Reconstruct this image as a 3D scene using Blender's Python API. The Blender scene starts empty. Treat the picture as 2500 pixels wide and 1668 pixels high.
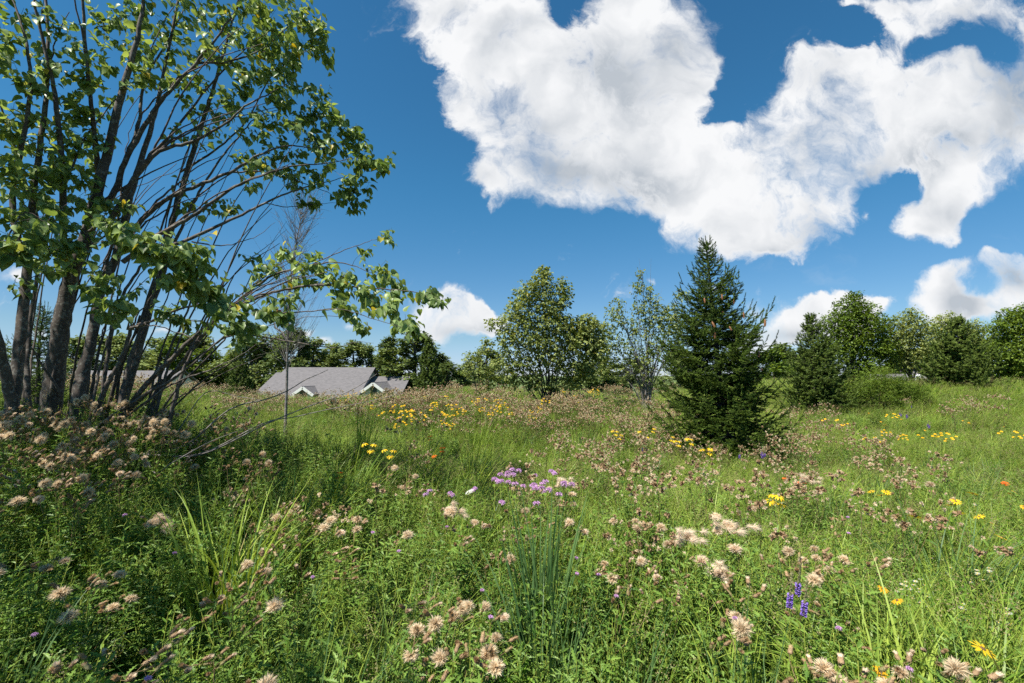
import bpy, math, os
import numpy as np
from mathutils import Vector, Matrix

STAGE = 'all'
rng = np.random.default_rng(7)
scene = bpy.context.scene
COL = scene.collection

# ------------------------------------------------------------------ camera
FPX = 2500 * 16.0 / 36.0
PITCH = math.atan(81 / FPX)
CAM = np.array([0.0, 0.0, 1.75])
cam_data = bpy.data.cameras.new('camera')
cam_data.lens = 16.0
cam_data.sensor_width = 36.0
cam_data.clip_start = 0.05
cam_data.clip_end = 6000
cam = bpy.data.objects.new('camera', cam_data)
COL.objects.link(cam)
cam.location = CAM
cam.rotation_euler = (math.pi / 2 + PITCH, 0, 0)
scene.camera = cam

# ------------------------------------------------------------------ light
SUN_EL = math.radians(59)
SUN_AZ = math.atan2(-0.76, -0.65)          # clockwise from +Y
to_sun = Vector((math.sin(SUN_AZ) * math.cos(SUN_EL), math.cos(SUN_AZ) * math.cos(SUN_EL), math.sin(SUN_EL)))
sd = bpy.data.lights.new('sun', 'SUN')
sd.energy = 5.0
sd.angle = math.radians(0.53)
sd.color = (1.0, 0.95, 0.87)
sun = bpy.data.objects.new('sun', sd)
COL.objects.link(sun)
sun.rotation_euler = to_sun.to_track_quat('Z', 'Y').to_euler()

FWD = np.array([0, math.cos(PITCH), math.sin(PITCH)])
UPV = np.array([0, -math.sin(PITCH), math.cos(PITCH)])
RGT = np.array([1.0, 0, 0])


def ray(px, py):
    return FWD + (px - 1250) / FPX * RGT - (py - 834) / FPX * UPV


def P(px, py, d):
    return CAM + d * ray(px, py)


# ------------------------------------------------------------------ world
world = bpy.data.worlds.new('World')
scene.world = world
world.use_nodes = True
wn = world.node_tree
wn.nodes.clear()


class NT:
    """small helper that writes node trees"""

    def __init__(self, nt):
        self.nt = nt

    def n(self, t, **kw):
        x = self.nt.nodes.new(t)
        for k, v in kw.items():
            setattr(x, k, v)
        return x

    def put(self, sock, v):
        if isinstance(v, bpy.types.NodeSocket):
            self.nt.links.new(v, sock)
        else:
            sock.default_value = v

    def math(self, op, a, b=0.0, c=None, clamp=False):
        x = self.n('ShaderNodeMath', operation=op, use_clamp=clamp)
        self.put(x.inputs[0], a)
        self.put(x.inputs[1], b)
        if c is not None:
            self.put(x.inputs[2], c)
        return x.outputs[0]

    def vmath(self, op, a, b=None, scale=None):
        x = self.n('ShaderNodeVectorMath', operation=op)
        self.put(x.inputs[0], a)
        if b is not None:
            self.put(x.inputs[1], b)
        if scale is not None:
            self.put(x.inputs[3], scale)
        return x.outputs[0]

    def noise(self, vec, scale, detail=4, rough=0.55, dist=0.0, out=0):
        x = self.n('ShaderNodeTexNoise')
        if vec is not None:
            self.put(x.inputs['Vector'], vec)
        x.inputs['Scale'].default_value = scale
        x.inputs['Detail'].default_value = detail
        x.inputs['Roughness'].default_value = rough
        x.inputs['Distortion'].default_value = dist
        return x.outputs[out]

    def smooth(self, v, a, b, lo=0.0, hi=1.0, kind='SMOOTHSTEP'):
        x = self.n('ShaderNodeMapRange', interpolation_type=kind)
        self.put(x.inputs[0], v)
        for i, q in enumerate((a, b, lo, hi)):
            self.put(x.inputs[i + 1], q)
        return x.outputs[0]

    def mix(self, f, a, b, blend='MIX'):
        x = self.n('ShaderNodeMix', data_type='RGBA', blend_type=blend)
        self.put(x.inputs[0], f)
        self.put(x.inputs[6], a if isinstance(a, bpy.types.NodeSocket) else (*a, 1) if len(a) == 3 else a)
        self.put(x.inputs[7], b if isinstance(b, bpy.types.NodeSocket) else (*b, 1) if len(b) == 3 else b)
        return x.outputs[2]


W = NT(wn)
sky = W.n('ShaderNodeTexSky', sky_type='NISHITA')
sky.sun_disc = False
sky.sun_elevation = SUN_EL
sky.sun_rotation = SUN_AZ
sky.altitude = 200
sky.air_density = 1.0
sky.dust_density = 0.0
sky.ozone_density = 3.0
hsv = W.n('ShaderNodeHueSaturation')
hsv.inputs['Hue'].default_value = 0.5
hsv.inputs['Saturation'].default_value = 1.12
hsv.inputs['Value'].default_value = 1.0
W.put(hsv.inputs['Color'], sky.outputs[0])
tc = W.n('ShaderNodeTexCoord')
sep = W.n('ShaderNodeSeparateXYZ')
W.put(sep.inputs[0], tc.outputs['Generated'])
ysafe = W.math('MAXIMUM', sep.outputs[1], 0.05)
uu = W.math('DIVIDE', sep.outputs[0], ysafe)
ww = W.math('DIVIDE', sep.outputs[2], ysafe)
cmb = W.n('ShaderNodeCombineXYZ')
W.put(cmb.inputs[0], uu)
W.put(cmb.inputs[1], ww)
uv = cmb.outputs[0]
warp1 = W.vmath('SCALE', W.vmath('SUBTRACT', W.noise(uv, 5.0, 3, 0.5, out=1), (0.5, 0.5, 0.5)), scale=0.17)
warp2 = W.vmath('SCALE', W.vmath('SUBTRACT', W.noise(uv, 22.0, 4, 0.6, out=1), (0.5, 0.5, 0.5)), scale=0.035)
uvw = W.vmath('ADD', W.vmath('ADD', uv, warp1), warp2)

# cloud lobes: direction (written as photo pixels / 0.94), half width, half height, tilt, weight
LOBES = [
    # big cloud high above the meadow
    (1010, 10, 150, 110, -35, 1.0), (1120, 90, 170, 130, -30, 1.1), (1100, 170, 120, 100, 0, .9), (1230, 60, 90, 110, 0, .7),
    (1190, 260, 140, 130, 0, 1.1), (1230, 360, 160, 120, 0, 1.1), (1330, 230, 150, 140, 0, 1.0),
    (1330, 400, 150, 110, -20, 1.0), (1420, 330, 160, 140, 0, 1.1), (1430, 150, 150, 160, 0, 1.1),
    (1500, 60, 130, 130, 0, 1.0), (1560, 140, 120, 100, 20, 1.0), (1400, 30, 90, 110, 0, .8), (1520, 240, 110, 110, 0, .9),
    (1105, 430, 62, 42, -20, 1.0), (1480, 430, 100, 70, 0, .8), (1080, 235, 50, 60, 0, .6),
    # right hand cloud
    (1640, 330, 100, 55, 15, .9), (1600, 450, 100, 90, 0, 1.0), (1640, 530, 130, 80, -10, 1.1), (1760, 540, 140, 80, 0, 1.1),
    (1740, 400, 130, 100, 0, 1.0), (1820, 290, 150, 130, 20, 1.1), (1900, 200, 130, 120, 0, 1.1), (1870, 450, 120, 120, 0, .95),
    (2010, 260, 170, 130, 10, 1.1), (2110, 190, 150, 90, -5, 1.0), (2220, 180, 70, 50, -10, .7), (2200, 290, 150, 90, 15, .9),
    (2340, 250, 120, 130, 30, .9), (2000, 370, 120, 80, 25, .8), (1940, 480, 60, 70, 0, .6),
    # ragged cloud below it
    (2150, 440, 105, 80, 10, 1.0), (2120, 510, 80, 70, 0, .9), (2230, 410, 110, 75, 25, .9), (2320, 340, 80, 70, 30, .9), (2190, 540, 60, 60, 0, .7),
    (2003, 487, 32, 30, 0, .8),
    # upper right
    (2090, 25, 130, 70, -8, 1.0), (2250, 20, 150, 60, 0, .8), (2100, 75, 70, 45, 0, .7), (1950, 0, 60, 25, 0, .6), (2360, 120, 60, 160, 10, .6),
    # lower right cumulus
    (2150, 650, 75, 75, 0, 1.05), (2190, 720, 110, 55, 0, 1.0), (2200, 600, 55, 40, 0, .5), (2300, 610, 75, 50, -25, 1.0),
    (2290, 700, 95, 40, 10, 1.0), (2340, 575, 60, 50, 0, .9), (2370, 650, 80, 60, 0, .9),
    # over the right hand trees
    (1790, 750, 95, 45, 0, 1.0), (1880, 720, 85, 38, 10, 1.0), (1960, 735, 100, 45, 0, .9), (2030, 715, 38, 30, 0, .8), (1730, 700, 50, 30, 0, .6), (1710, 770, 80, 40, 0, .8),
    # small ones above the roofs
    (1052, 720, 62, 52, 0, 1.1), (1010, 735, 70, 45, 0, .95), (1110, 735, 75, 38, 0, 1.0), (1040, 690, 28, 32, 0, .7),
    (650, 770, 55, 22, 0, .8), (700, 765, 45, 22, 0, .8), (820, 748, 36, 18, 0, .7), (370, 775, 36, 18, 0, .8), (25, 610, 55, 38, 0, .9), (100, 760, 60, 30, 0, .7),
    (1490, 655, 26, 20, 0, .6), (1640, 660, 34, 20, 0, .5), (755, 795, 40, 14, 0, .6),
    # gaps where blue shows through
    (1276, 40, 25, 48, 10, -0.61), (1640, 235, 41, 80, 30, -0.61), (1655, 150, 41, 92, 10, -0.61), (1700, 60, 41, 114, 0, -0.41), (1300, 500, 103, 34, 8, -0.54), (1785, 440, 41, 41, 0, -0.17),
    (2000, 450, 63, 69, 0, -0.68), (2000, 560, 69, 92, 0, -0.54), (2280, 520, 80, 57, 20, -0.54), (1000, 330, 46, 92, 0, -0.48), (2060, 640, 57, 57, 0, -0.41), (1960, 40, 57, 69, 0, -0.48), (2230, 120, 114, 23, -5, -0.41), (2300, 480, 69, 46, 0, -0.48), (2190, 575, 195, 25, 4, -0.88), (2300, 560, 92, 25, -10, -0.68), (2040, 385, 92, 39, -25, -0.68), (2290, 660, 34, 34, 0, -0.27), (560, 400, 103, 69, 0, -0.61),
    (1210, 510, 69, 46, 0, -0.41), (2080, 140, 34, 20, 0, -0.27), (1500, 560, 34, 92, 0, -0.34), (950, 150, 69, 69, 0, -0.41),
    # beyond both sides of the frame
    (2600, 300, 260, 160, 10, 1.0), (2600, 650, 200, 90, 0, 1.0), (-300, 500, 200, 110, 0, 1.0), (-500, 720, 260, 70, 0, 1.0), (1500, -260, 330, 170, 0, 1.0), (2300, -250, 240, 130, 0, .8),
]
GREYS = [(1400, 180, 110, 190, 25, 1.0), (1330, 400, 230, 60, -12, .8), (1160, 110, 120, 90, 0, .5), (1250, 290, 90, 70, 0, .35), (2140, 350, 250, 75, 25, 1.2), (2350, 200, 130, 160, 20, 1.2),
         (1780, 590, 170, 45, 0, .9), (1480, 440, 110, 70, 0, .8), (2200, 690, 70, 55, 0, 1.2), (2330, 640, 90, 45, -20, .9), (1080, 765, 110, 25, 0, .9), (2180, 500, 90, 60, 20, .5), (1830, 770, 110, 25, 0, .7),
         (2250, 50, 170, 50, 0, .6), (1550, 120, 80, 100, 0, .4), (1880, 530, 90, 60, 0, .6)]


def lobe_field(vec, lobes):
    tot = None
    for (lx, ly, rx, ry, tilt, wt) in lobes:
        d = ray(lx / 0.94, ly / 0.94)
        cu, cw = d[0] / d[1], d[2] / d[1]
        m = W.n('ShaderNodeMapping', vector_type='TEXTURE')
        W.put(m.inputs['Vector'], vec)
        m.inputs['Location'].default_value = (cu, cw, 0)
        m.inputs['Rotation'].default_value = (0, 0, math.radians(tilt))
        s = 1.6 / 0.94 / FPX
        m.inputs['Scale'].default_value = (rx * s, ry * s, 1)
        g = W.n('ShaderNodeTexGradient', gradient_type='QUADRATIC_SPHERE')
        W.put(g.inputs[0], m.outputs[0])
        tot = W.math('MULTIPLY_ADD', g.outputs['Fac'], wt, tot if tot is not None else 0.0)
    return tot


field = lobe_field(uvw, LOBES)
grey = lobe_field(uv, GREYS)
fcap = W.math('MINIMUM', field, 0.62)
big = W.noise(uvw, 4.2, 3, 0.5)
fb = W.noise(uvw, 9.0, 9, 0.6)
fine = W.noise(uvw, 26.0, 8, 0.68)
offs = (-0.022, 0.034, 0)
fb_a = W.noise(uvw, 5.5, 4, 0.45)
fb_b = W.noise(W.vmath('ADD', uvw, offs), 5.5, 4, 0.45)
ftot = W.math('ADD', fcap, W.math('MULTIPLY', W.math('SUBTRACT', fb, 0.5), 1.0))
ftot = W.math('ADD', ftot, W.math('MULTIPLY', W.math('SUBTRACT', big, 0.5), 0.45))
ftot = W.math('ADD', ftot, W.math('MULTIPLY', W.math('SUBTRACT', fine, 0.5), 0.62))
edge = W.smooth(W.noise(uv, 3.0, 2, 0.5), 0.35, 0.65, 0.26, 0.75)
alpha = W.smooth(W.math('DIVIDE', W.math('SUBTRACT', ftot, 0.16), edge), 0.0, 1.0)
front = W.math('GREATER_THAN', sep.outputs[1], 0.05)
alpha = W.math('MULTIPLY', alpha, front)
above = W.smooth(sep.outputs[2], 0.0, 0.03)
alpha = W.math('MULTIPLY', alpha, above)
relief = W.math('SUBTRACT', fb_b, fb_a)
shade = W.math('MULTIPLY', W.math('ADD', relief, 0.02), 2.6)
shade = W.math('ADD', shade, W.math('MULTIPLY', grey, 1.3))
shade = W.math('ADD', shade, W.smooth(field, 0.6, 1.8, 0.0, 0.22))
shade = W.math('MULTIPLY', shade, W.smooth(ftot, 0.2, 0.75), clamp=True)
ccol = W.mix(shade, (5.0, 5.05, 5.12), (2.7, 2.95, 3.25))
wisp = W.smooth(W.noise(W.vmath('MULTIPLY', uvw, (1.0, 2.2, 1.0)), 3.2, 8, 0.62), 0.56, 0.85, 0.0, 0.30)
wisp = W.math('MULTIPLY', wisp, W.smooth(uu, -0.1, 0.9))
zel = sep.outputs[2]
tintc = W.mix(W.smooth(zel, 0.03, 0.42), (0.43, 0.50, 0.57), (0.315, 0.65, 0.68))
tintc = W.mix(W.smooth(zel, 0.0, 0.09), (0.37, 0.46, 0.74), tintc)
skyt = W.mix(1.0, hsv.outputs[0], tintc, 'MULTIPLY')
skyc = W.mix(W.math('MULTIPLY', wisp, front), skyt, (3.9, 4.2, 4.6))
outc = W.mix(alpha, skyc, ccol)
bg = W.n('ShaderNodeBackground')
W.put(bg.inputs['Color'], outc)
bg.inputs['Strength'].default_value = 0.10
wo = W.n('ShaderNodeOutputWorld')
W.put(wo.inputs[0], bg.outputs[0])

scene.view_settings.view_transform = 'Standard'
scene.view_settings.look = 'None'
scene.view_settings.exposure = 0.92
scene.view_settings.gamma = 1.0
cy = scene.cycles
cy.max_bounces = 6
cy.diffuse_bounces = 3
cy.glossy_bounces = 2
cy.transmission_bounces = 3
cy.transparent_max_bounces = 6
cy.caustics_reflective = False
cy.caustics_refractive = False
cy.sample_clamp_indirect = 4.0
cy.use_adaptive_sampling = True
cy.adaptive_threshold = 0.015
cy.use_denoising = False
world.cycles.sampling_method = 'MANUAL'
world.cycles.sample_map_resolution = 512


# ------------------------------------------------------------------ ground shape
def sstep(a, b, v):
    t = np.clip((v - a) / (b - a), 0, 1)
    return t * t * (3 - 2 * t)


def H(x, y):
    x = np.asarray(x, float)
    y = np.asarray(y, float)
    z = 0.66 * np.exp(-(((x + 4.4) / 2.3) ** 2 + ((y - 4.6) / 2.4) ** 2))
    z = z + 0.85 * sstep(0.44, 0.85, -x / np.maximum(y, 1.0)) * sstep(6, 13, y)
    z = z + 0.30 * np.exp(-(((x - 5.2) / 3.0) ** 2 + ((y - 21) / 3.5) ** 2))
    z = z + 1.05 * sstep(6.5, 15, x) * sstep(10, 19, y)
    z = z + 0.40 * sstep(7.5, 15, y) * np.exp(-(((x + 0.5) / 5.0) ** 2))
    z = z + 0.22 * sstep(4, 7, y) * np.exp(-((x + 2.6) / 1.6) ** 2)
    z = z - 0.16 * np.exp(-(((x - 4.5) / 3.5) ** 2 + ((y - 8.5) / 3.0) ** 2))
    z = z + 0.035 * np.sin(x * 1.7 + 1.3 * np.sin(y * .9)) * np.cos(y * 1.3 + x * .4)
    r = np.hypot(x * 0.6, y)
    fall = sstep(27, 55, r)
    z = z * (1 - fall) - 3.0 * fall
    return z


def px_of(x, y, z):
    v = np.stack([x, y, z], -1) - CAM
    f = v @ FWD
    return 1250 + FPX * (v @ RGT) / f, 834 - FPX * (v @ UPV) / f, f


def on_ray(px, py, h, dmin=0.9, dmax=40.0):
    """world point where the sight line first comes down to height h over the ground"""
    r = ray(px, py)
    d = np.concatenate([np.arange(dmin, 8, 0.01), np.arange(8, dmax, 0.05)])
    pts = CAM[None] + d[:, None] * r[None]
    cl = pts[:, 2] - H(pts[:, 0], pts[:, 1])
    k = np.argmax(cl <= h)
    if cl[k] > h:
        return None
    return pts[k]


# ------------------------------------------------------------------ mesh helpers
class MB:
    def __init__(self):
        self.v, self.f, self.t, self.n = [], [], [], 0

    def add(self, v, f, tint=0.5, mi=0, smooth=False):
        v = np.asarray(v, np.float32).reshape(-1, 3)
        f = np.asarray(f, np.int64)
        self.v.append(v)
        self.f.append((f + self.n, mi, smooth))
        t = np.asarray(tint, np.float32)
        self.t.append(np.full(len(v), t) if t.ndim == 0 else t.astype(np.float32))
        self.n += len(v)

    def inst(self, tv, tfs, M, pos, tint=None, mi=0, smooth=False):
        """place a template many times; M (m,3,3) has columns for the template axes"""
        m = len(pos)
        if m == 0:
            return
        v = np.einsum('mij,nj->mni', M, tv) + np.asarray(pos)[:, None, :]
        k = len(tv)
        tt = np.full(m, 0.5) if tint is None else np.asarray(tint)
        base = (np.arange(m) * k)[:, None, None]
        first = True
        for tf in tfs:
            f = (np.asarray(tf)[None] + base).reshape(-1, np.asarray(tf).shape[1])
            if first:
                self.add(v.reshape(-1, 3), f, np.repeat(tt, k), mi, smooth)
                first = False
            else:
                self.f.append((f + self.n - m * k, mi, smooth))

    def mesh(self, name, mats):
        me = bpy.data.meshes.new(name)
        if not isinstance(mats, (list, tuple)):
            mats = [mats]
        V = np.concatenate(self.v)
        me.vertices.add(len(V))
        me.vertices.foreach_set('co', V.ravel())
        loops = np.concatenate([f.ravel() for f, _, _ in self.f])
        sizes = np.concatenate([np.full(len(f), f.shape[1]) for f, _, _ in self.f])
        mi = np.concatenate([np.full(len(f), m) for f, m, _ in self.f])
        sm = np.concatenate([np.full(len(f), s) for f, _, s in self.f])
        me.loops.add(len(loops))
        me.loops.foreach_set('vertex_index', loops.astype(np.int32))
        me.polygons.add(len(sizes))
        start = np.concatenate([[0], np.cumsum(sizes)[:-1]]).astype(np.int32)
        me.polygons.foreach_set('loop_start', start)
        me.polygons.foreach_set('material_index', mi.astype(np.int32))
        me.polygons.foreach_set('use_smooth', sm.astype(bool))
        for m in mats:
            me.materials.append(m)
        at = me.attributes.new('tint', 'FLOAT', 'POINT')
        at.data.foreach_set('value', np.concatenate(self.t))
        me.update(calc_edges=True)
        me.validate()
        return me

    def obj(self, name, mats, parent=None):
        o = bpy.data.objects.new(name, self.mesh(name, mats))
        COL.objects.link(o)
        if parent is not None:
            o.parent = parent
        return o


def unit(v):
    v = np.asarray(v, float)
    return v / (np.linalg.norm(v, axis=-1, keepdims=True) + 1e-9)


def frames(direction, normal):
    """matrices whose columns are side, direction, normal"""
    d = unit(direction)
    s = unit(np.cross(d, normal))
    n = np.cross(s, d)
    return np.stack([s, d, n], axis=-1)


def tube(mb, pts, rad, sides=6, tint=0.5, mi=0, cap=False):
    pts = np.asarray(pts, float)
    rad = np.asarray(rad, float)
    n = len(pts)
    tan = np.gradient(pts, axis=0)
    tan = unit(tan)
    ref = np.array([0.31, 0.95, 0.05]) if abs(tan[0][2]) > 0.6 else np.array([0, 0.1, 1.0])
    a = unit(np.cross(tan, ref))
    b = np.cross(tan, a)
    th = np.arange(sides) * 2 * math.pi / sides
    ring = (np.cos(th)[None, :, None] * a[:, None, :] + np.sin(th)[None, :, None] * b[:, None, :]) * rad[:, None, None] + pts[:, None, :]
    i = np.arange(n - 1)[:, None] * sides
    j = np.arange(sides)[None]
    j2 = (j + 1) % sides
    f = np.stack([i + j, i + j2, i + sides + j2, i + sides + j], -1).reshape(-1, 4)
    mb.add(ring.reshape(-1, 3), f, tint, mi, True)
    if cap:
        mb.add(ring[-1], [list(range(sides))], tint, mi)


def strip_leaf(ts, ws, fold=0.12, curl=0.0, back=None):
    """flat leaf along +Y, ws = half widths; folded on the midrib"""
    ts = np.array(ts)
    ws = np.array(ws)
    bk = np.zeros(len(ts)) if back is None else np.array(back)
    z = -curl * ts ** 2
    c = np.stack([0 * ts, ts, z], -1)
    l = np.stack([-ws, ts - bk, z + fold * ws * 2], -1)
    r = np.stack([ws, ts - bk, z + fold * ws * 2], -1)
    v = np.concatenate([c, l, r])
    n = len(ts)
    f = []
    for i in range(n - 1):
        f.append([i, n + i, n + i + 1, i + 1])
        f.append([i, i + 1, 2 * n + i + 1, 2 * n + i])
    return v, [np.array(f)]


HEART = strip_leaf([0, .05, .16, .32, .5, .7, .86, 1.0], [0.01, .27, .42, .45, .38, .24, .1, 0.0], 0.25, 0.28, [0, .09, .06, 0, 0, 0, 0, 0])
OVAL = strip_leaf([0, .25, .55, .8, 1.0], [0.02, .28, .32, .18, 0.0], 0.2, 0.2)
QUADLEAF = (np.array([[0, 0, 0], [-.34, .45, .08], [0, 1, -.1], [.34, .5, .08]], float), [np.array([[0, 3, 2, 1]])])
LOBED = strip_leaf([0, .12, .2, .32, .42, .53, .63, .73, .83, .9, 1.0],
                   [0.02, .10, .045, .17, .06, .17, .055, .13, .04, .07, 0.0], 0.35, 0.35,
                   [0, -.02, 0, -.03, 0, -.03, 0, -.03, 0, -.02, 0])
LANCE = strip_leaf([0, .2, .5, .8, 1.0], [0.015, .085, .10, .05, 0.0], 0.3, 0.45)


# ------------------------------------------------------------------ materials
def leaf_mat(name, dark, light, trans=0.35, rough=0.5, yellow=None, spot=0.0, patch=0.5, spec=0.18):
    m = bpy.data.materials.new(name)
    m.use_nodes = True
    nt = m.node_tree
    nt.nodes.clear()
    N = NT(nt)
    at = N.n('ShaderNodeAttribute', attribute_name='tint')
    oi = N.n('ShaderNodeObjectInfo')
    geo = N.n('ShaderNodeNewGeometry')
    pn = N.noise(geo.outputs['Position'], 0.8, 2, 0.5)
    pn = N.smooth(pn, 0.32, 0.68)
    f = N.math('MULTIPLY_ADD', at.outputs['Fac'], 1.0 - patch * .5, N.math('MULTIPLY', N.math('SUBTRACT', N.math('ADD', oi.outputs['Random'], pn), 0.6), patch * .5), clamp=True)
    c = N.mix(f, dark, light)
    if yellow is not None:
        yf = N.smooth(at.outputs['Fac'], 0.975, 0.995)
        c = N.mix(yf, c, yellow)
    tex = N.n('ShaderNodeTexCoord')
    v = N.noise(tex.outputs['Object'], 60.0, 2, 0.5)
    c = N.mix(N.smooth(v, 0.3, 0.7, 0.0, 0.35), c, N.mix(1.0, c, (0.7, 0.75, 0.6), 'MULTIPLY'))
    pr = N.n('ShaderNodeBsdfPrincipled')
    N.put(pr.inputs['Base Color'], c)
    pr.inputs['Roughness'].default_value = rough
    pr.inputs['Specular IOR Level'].default_value = spec
    tr = N.n('ShaderNodeBsdfTranslucent')
    N.put(tr.inputs['Color'], N.mix(1.0, c, (1.25, 1.15, 0.55), 'MULTIPLY'))
    mx = N.n('ShaderNodeMixShader')
    mx.inputs[0].default_value = trans
    N.put(mx.inputs[1], pr.outputs[0])
    N.put(mx.inputs[2], tr.outputs[0])
    o = N.n('ShaderNodeOutputMaterial')
    N.put(o.inputs[0], mx.outputs[0])
    return m


def bark_mat(name, a, b, lichen=(0.3, 0.31, 0.27), amount=0.4, scale=14.0):
    m = bpy.data.materials.new(name)
    m.use_nodes = True
    nt = m.node_tree
    nt.nodes.clear()
    N = NT(nt)
    tex = N.n('ShaderNodeTexCoord')
    mp = N.n('ShaderNodeMapping')
    N.put(mp.inputs[0], tex.outputs['Object'])
    mp.inputs['Scale'].default_value = (1, 1, 0.45)
    n1 = N.noise(mp.outputs[0], scale, 6, 0.6)
    n2 = N.noise(tex.outputs['Object'], scale * 2.3, 4, 0.6, 0.5)
    at = N.n('ShaderNodeAttribute', attribute_name='tint')
    c = N.mix(N.smooth(n1, 0.35, 0.65), a, b)
    lf = N.math('MULTIPLY', N.smooth(n2, 0.52, 0.62, 0.0, amount), at.outputs['Fac'])
    c = N.mix(lf, c, lichen)
    pr = N.n('ShaderNodeBsdfPrincipled')
    N.put(pr.inputs['Base Color'], c)
    pr.inputs['Roughness'].default_value = 0.8
    bp = N.n('ShaderNodeBump')
    bp.inputs['Strength'].default_value = 0.6
    bp.inputs['Distance'].default_value = 0.01
    N.put(bp.inputs['Height'], n1)
    N.put(pr.inputs['Normal'], bp.outputs[0])
    o = N.n('ShaderNodeOutputMaterial')
    N.put(o.inputs[0], pr.outputs[0])
    return m


def plain_mat(name, col, rough=0.7, col2=None, scale=8.0, trans=0.0, bump=0.0):
    m = bpy.data.materials.new(name)
    m.use_nodes = True
    nt = m.node_tree
    nt.nodes.clear()
    N = NT(nt)
    tex = N.n('ShaderNodeTexCoord')
    at = N.n('ShaderNodeAttribute', attribute_name='tint')
    nn = N.noise(tex.outputs['Object'], scale, 5, 0.6)
    oi = N.n('ShaderNodeObjectInfo')
    c2 = col2 if col2 is not None else tuple(x * 0.7 for x in col)
    c = N.mix(N.math('ADD', N.math('MULTIPLY', N.smooth(nn, 0.3, 0.7), 0.5), N.math('MULTIPLY', at.outputs['Fac'], 0.5)), c2, col)
    c = N.mix(N.smooth(oi.outputs['Random'], 0.0, 1.0, 0.0, 0.45), c, N.mix(1.0, c, (0.62, 0.58, 0.52), 'MULTIPLY'))
    pr = N.n('ShaderNodeBsdfPrincipled')
    N.put(pr.inputs['Base Color'], c)
    pr.inputs['Roughness'].default_value = rough
    pr.inputs['Specular IOR Level'].default_value = 0.25
    last = pr.outputs[0]
    if bump:
        bp = N.n('ShaderNodeBump')
        bp.inputs['Strength'].default_value = bump
        bp.inputs['Distance'].default_value = 0.03
        N.put(bp.inputs['Height'], nn)
        N.put(pr.inputs['Normal'], bp.outputs[0])
    if trans:
        tr = N.n('ShaderNodeBsdfTranslucent')
        N.put(tr.inputs['Color'], c)
        mx = N.n('ShaderNodeMixShader')
        mx.inputs[0].default_value = trans
        N.put(mx.inputs[1], last)
        N.put(mx.inputs[2], tr.outputs[0])
        last = mx.outputs[0]
    o = N.n('ShaderNodeOutputMaterial')
    N.put(o.inputs[0], last)
    return m


M_LINDEN = leaf_mat('linden_leaf', (0.05, 0.115, 0.024), (0.36, 0.47, 0.17), 0.42, 0.40, (0.55, 0.42, 0.04), spec=0.35)
M_TREELEAF = leaf_mat('tree_leaf', (0.10, 0.15, 0.028), (0.38, 0.42, 0.15), 0.35, 0.45, (0.35, 0.3, 0.05))
M_MAPLE = leaf_mat('maple_leaf', (0.065, 0.115, 0.012), (0.20, 0.28, 0.04), 0.35, 0.5)
M_FARLEAF = leaf_mat('far_leaf', (0.10, 0.145, 0.04), (0.30, 0.36, 0.12), 0.25, 0.6)
M_DARKLEAF = leaf_mat('dark_leaf', (0.055, 0.09, 0.022), (0.18, 0.23, 0.06), 0.2, 0.6)
M_NEEDLE = leaf_mat('spruce_needle', (0.034, 0.068, 0.010), (0.165, 0.235, 0.035), 0.12, 0.55, spec=0.15)
M_NEEDLE2 = leaf_mat('spruce_needle_warm', (0.040, 0.072, 0.012), (0.17, 0.23, 0.042), 0.12, 0.5)
M_BARK = bark_mat('linden_bark', (0.046, 0.036, 0.028), (0.092, 0.072, 0.056), (0.30, 0.30, 0.26), 0.4)
M_TWIG = bark_mat('twig_bark', (0.06, 0.042, 0.034), (0.11, 0.08, 0.065), (0.3, 0.3, 0.27), 0.3)
M_DEAD = bark_mat('dead_bark', (0.11, 0.095, 0.085), (0.20, 0.18, 0.165), (0.4, 0.4, 0.37), 0.6)
M_DARKBARK = bark_mat('dark_bark', (0.03, 0.026, 0.022), (0.06, 0.05, 0.042), amount=0.2)
M_THLEAF = leaf_mat('thistle_leaf', (0.045, 0.12, 0.014), (0.25, 0.37, 0.075), 0.24, 0.45, spec=0.22)
M_FORB = leaf_mat('forb_leaf', (0.055, 0.13, 0.012), (0.26, 0.37, 0.055), 0.26, 0.5)
M_BRIGHTFORB = leaf_mat('bright_forb_leaf', (0.10, 0.22, 0.02), (0.22, 0.40, 0.04), 0.35, 0.5)
M_GRASS = leaf_mat('grass_blade', (0.085, 0.18, 0.018), (0.39, 0.48, 0.08), 0.28, 0.42, (0.42, 0.36, 0.16), spec=0.22)
M_BLUEGRASS = leaf_mat('blue_grass_blade', (0.04, 0.10, 0.03), (0.18, 0.29, 0.10), 0.3, 0.4, spec=0.22)
M_DRYGRASS = leaf_mat('dry_grass', (0.16, 0.13, 0.06), (0.38, 0.33, 0.16), 0.3, 0.6)
M_STEM = plain_mat('green_stem', (0.42, 0.47, 0.08), 0.6, (0.22, 0.28, 0.05), 20, 0.1)
M_BROWNSTEM = plain_mat('brown_stem', (0.26, 0.19, 0.09), 0.7, (0.14, 0.10, 0.05), 20)
M_BUD = plain_mat('dry_bud', (0.42, 0.30, 0.17), 0.7, (0.25, 0.15, 0.08), 300, 0.1)
M_GBUD = plain_mat('green_bud', (0.33, 0.31, 0.13), 0.6, (0.22, 0.18, 0.08), 300, 0.1)
M_FLUFF = plain_mat('pappus', (0.92, 0.79, 0.58), 0.9, (0.80, 0.64, 0.43), 30, 0.5)
M_TUFT = plain_mat('tan_tuft', (0.68, 0.49, 0.28), 0.9, (0.46, 0.30, 0.15), 30, 0.3)
M_WHITEFLUFF = plain_mat('white_pappus', (0.92, 0.79, 0.62), 0.9, (0.82, 0.64, 0.46), 30, 0.4)
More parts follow.
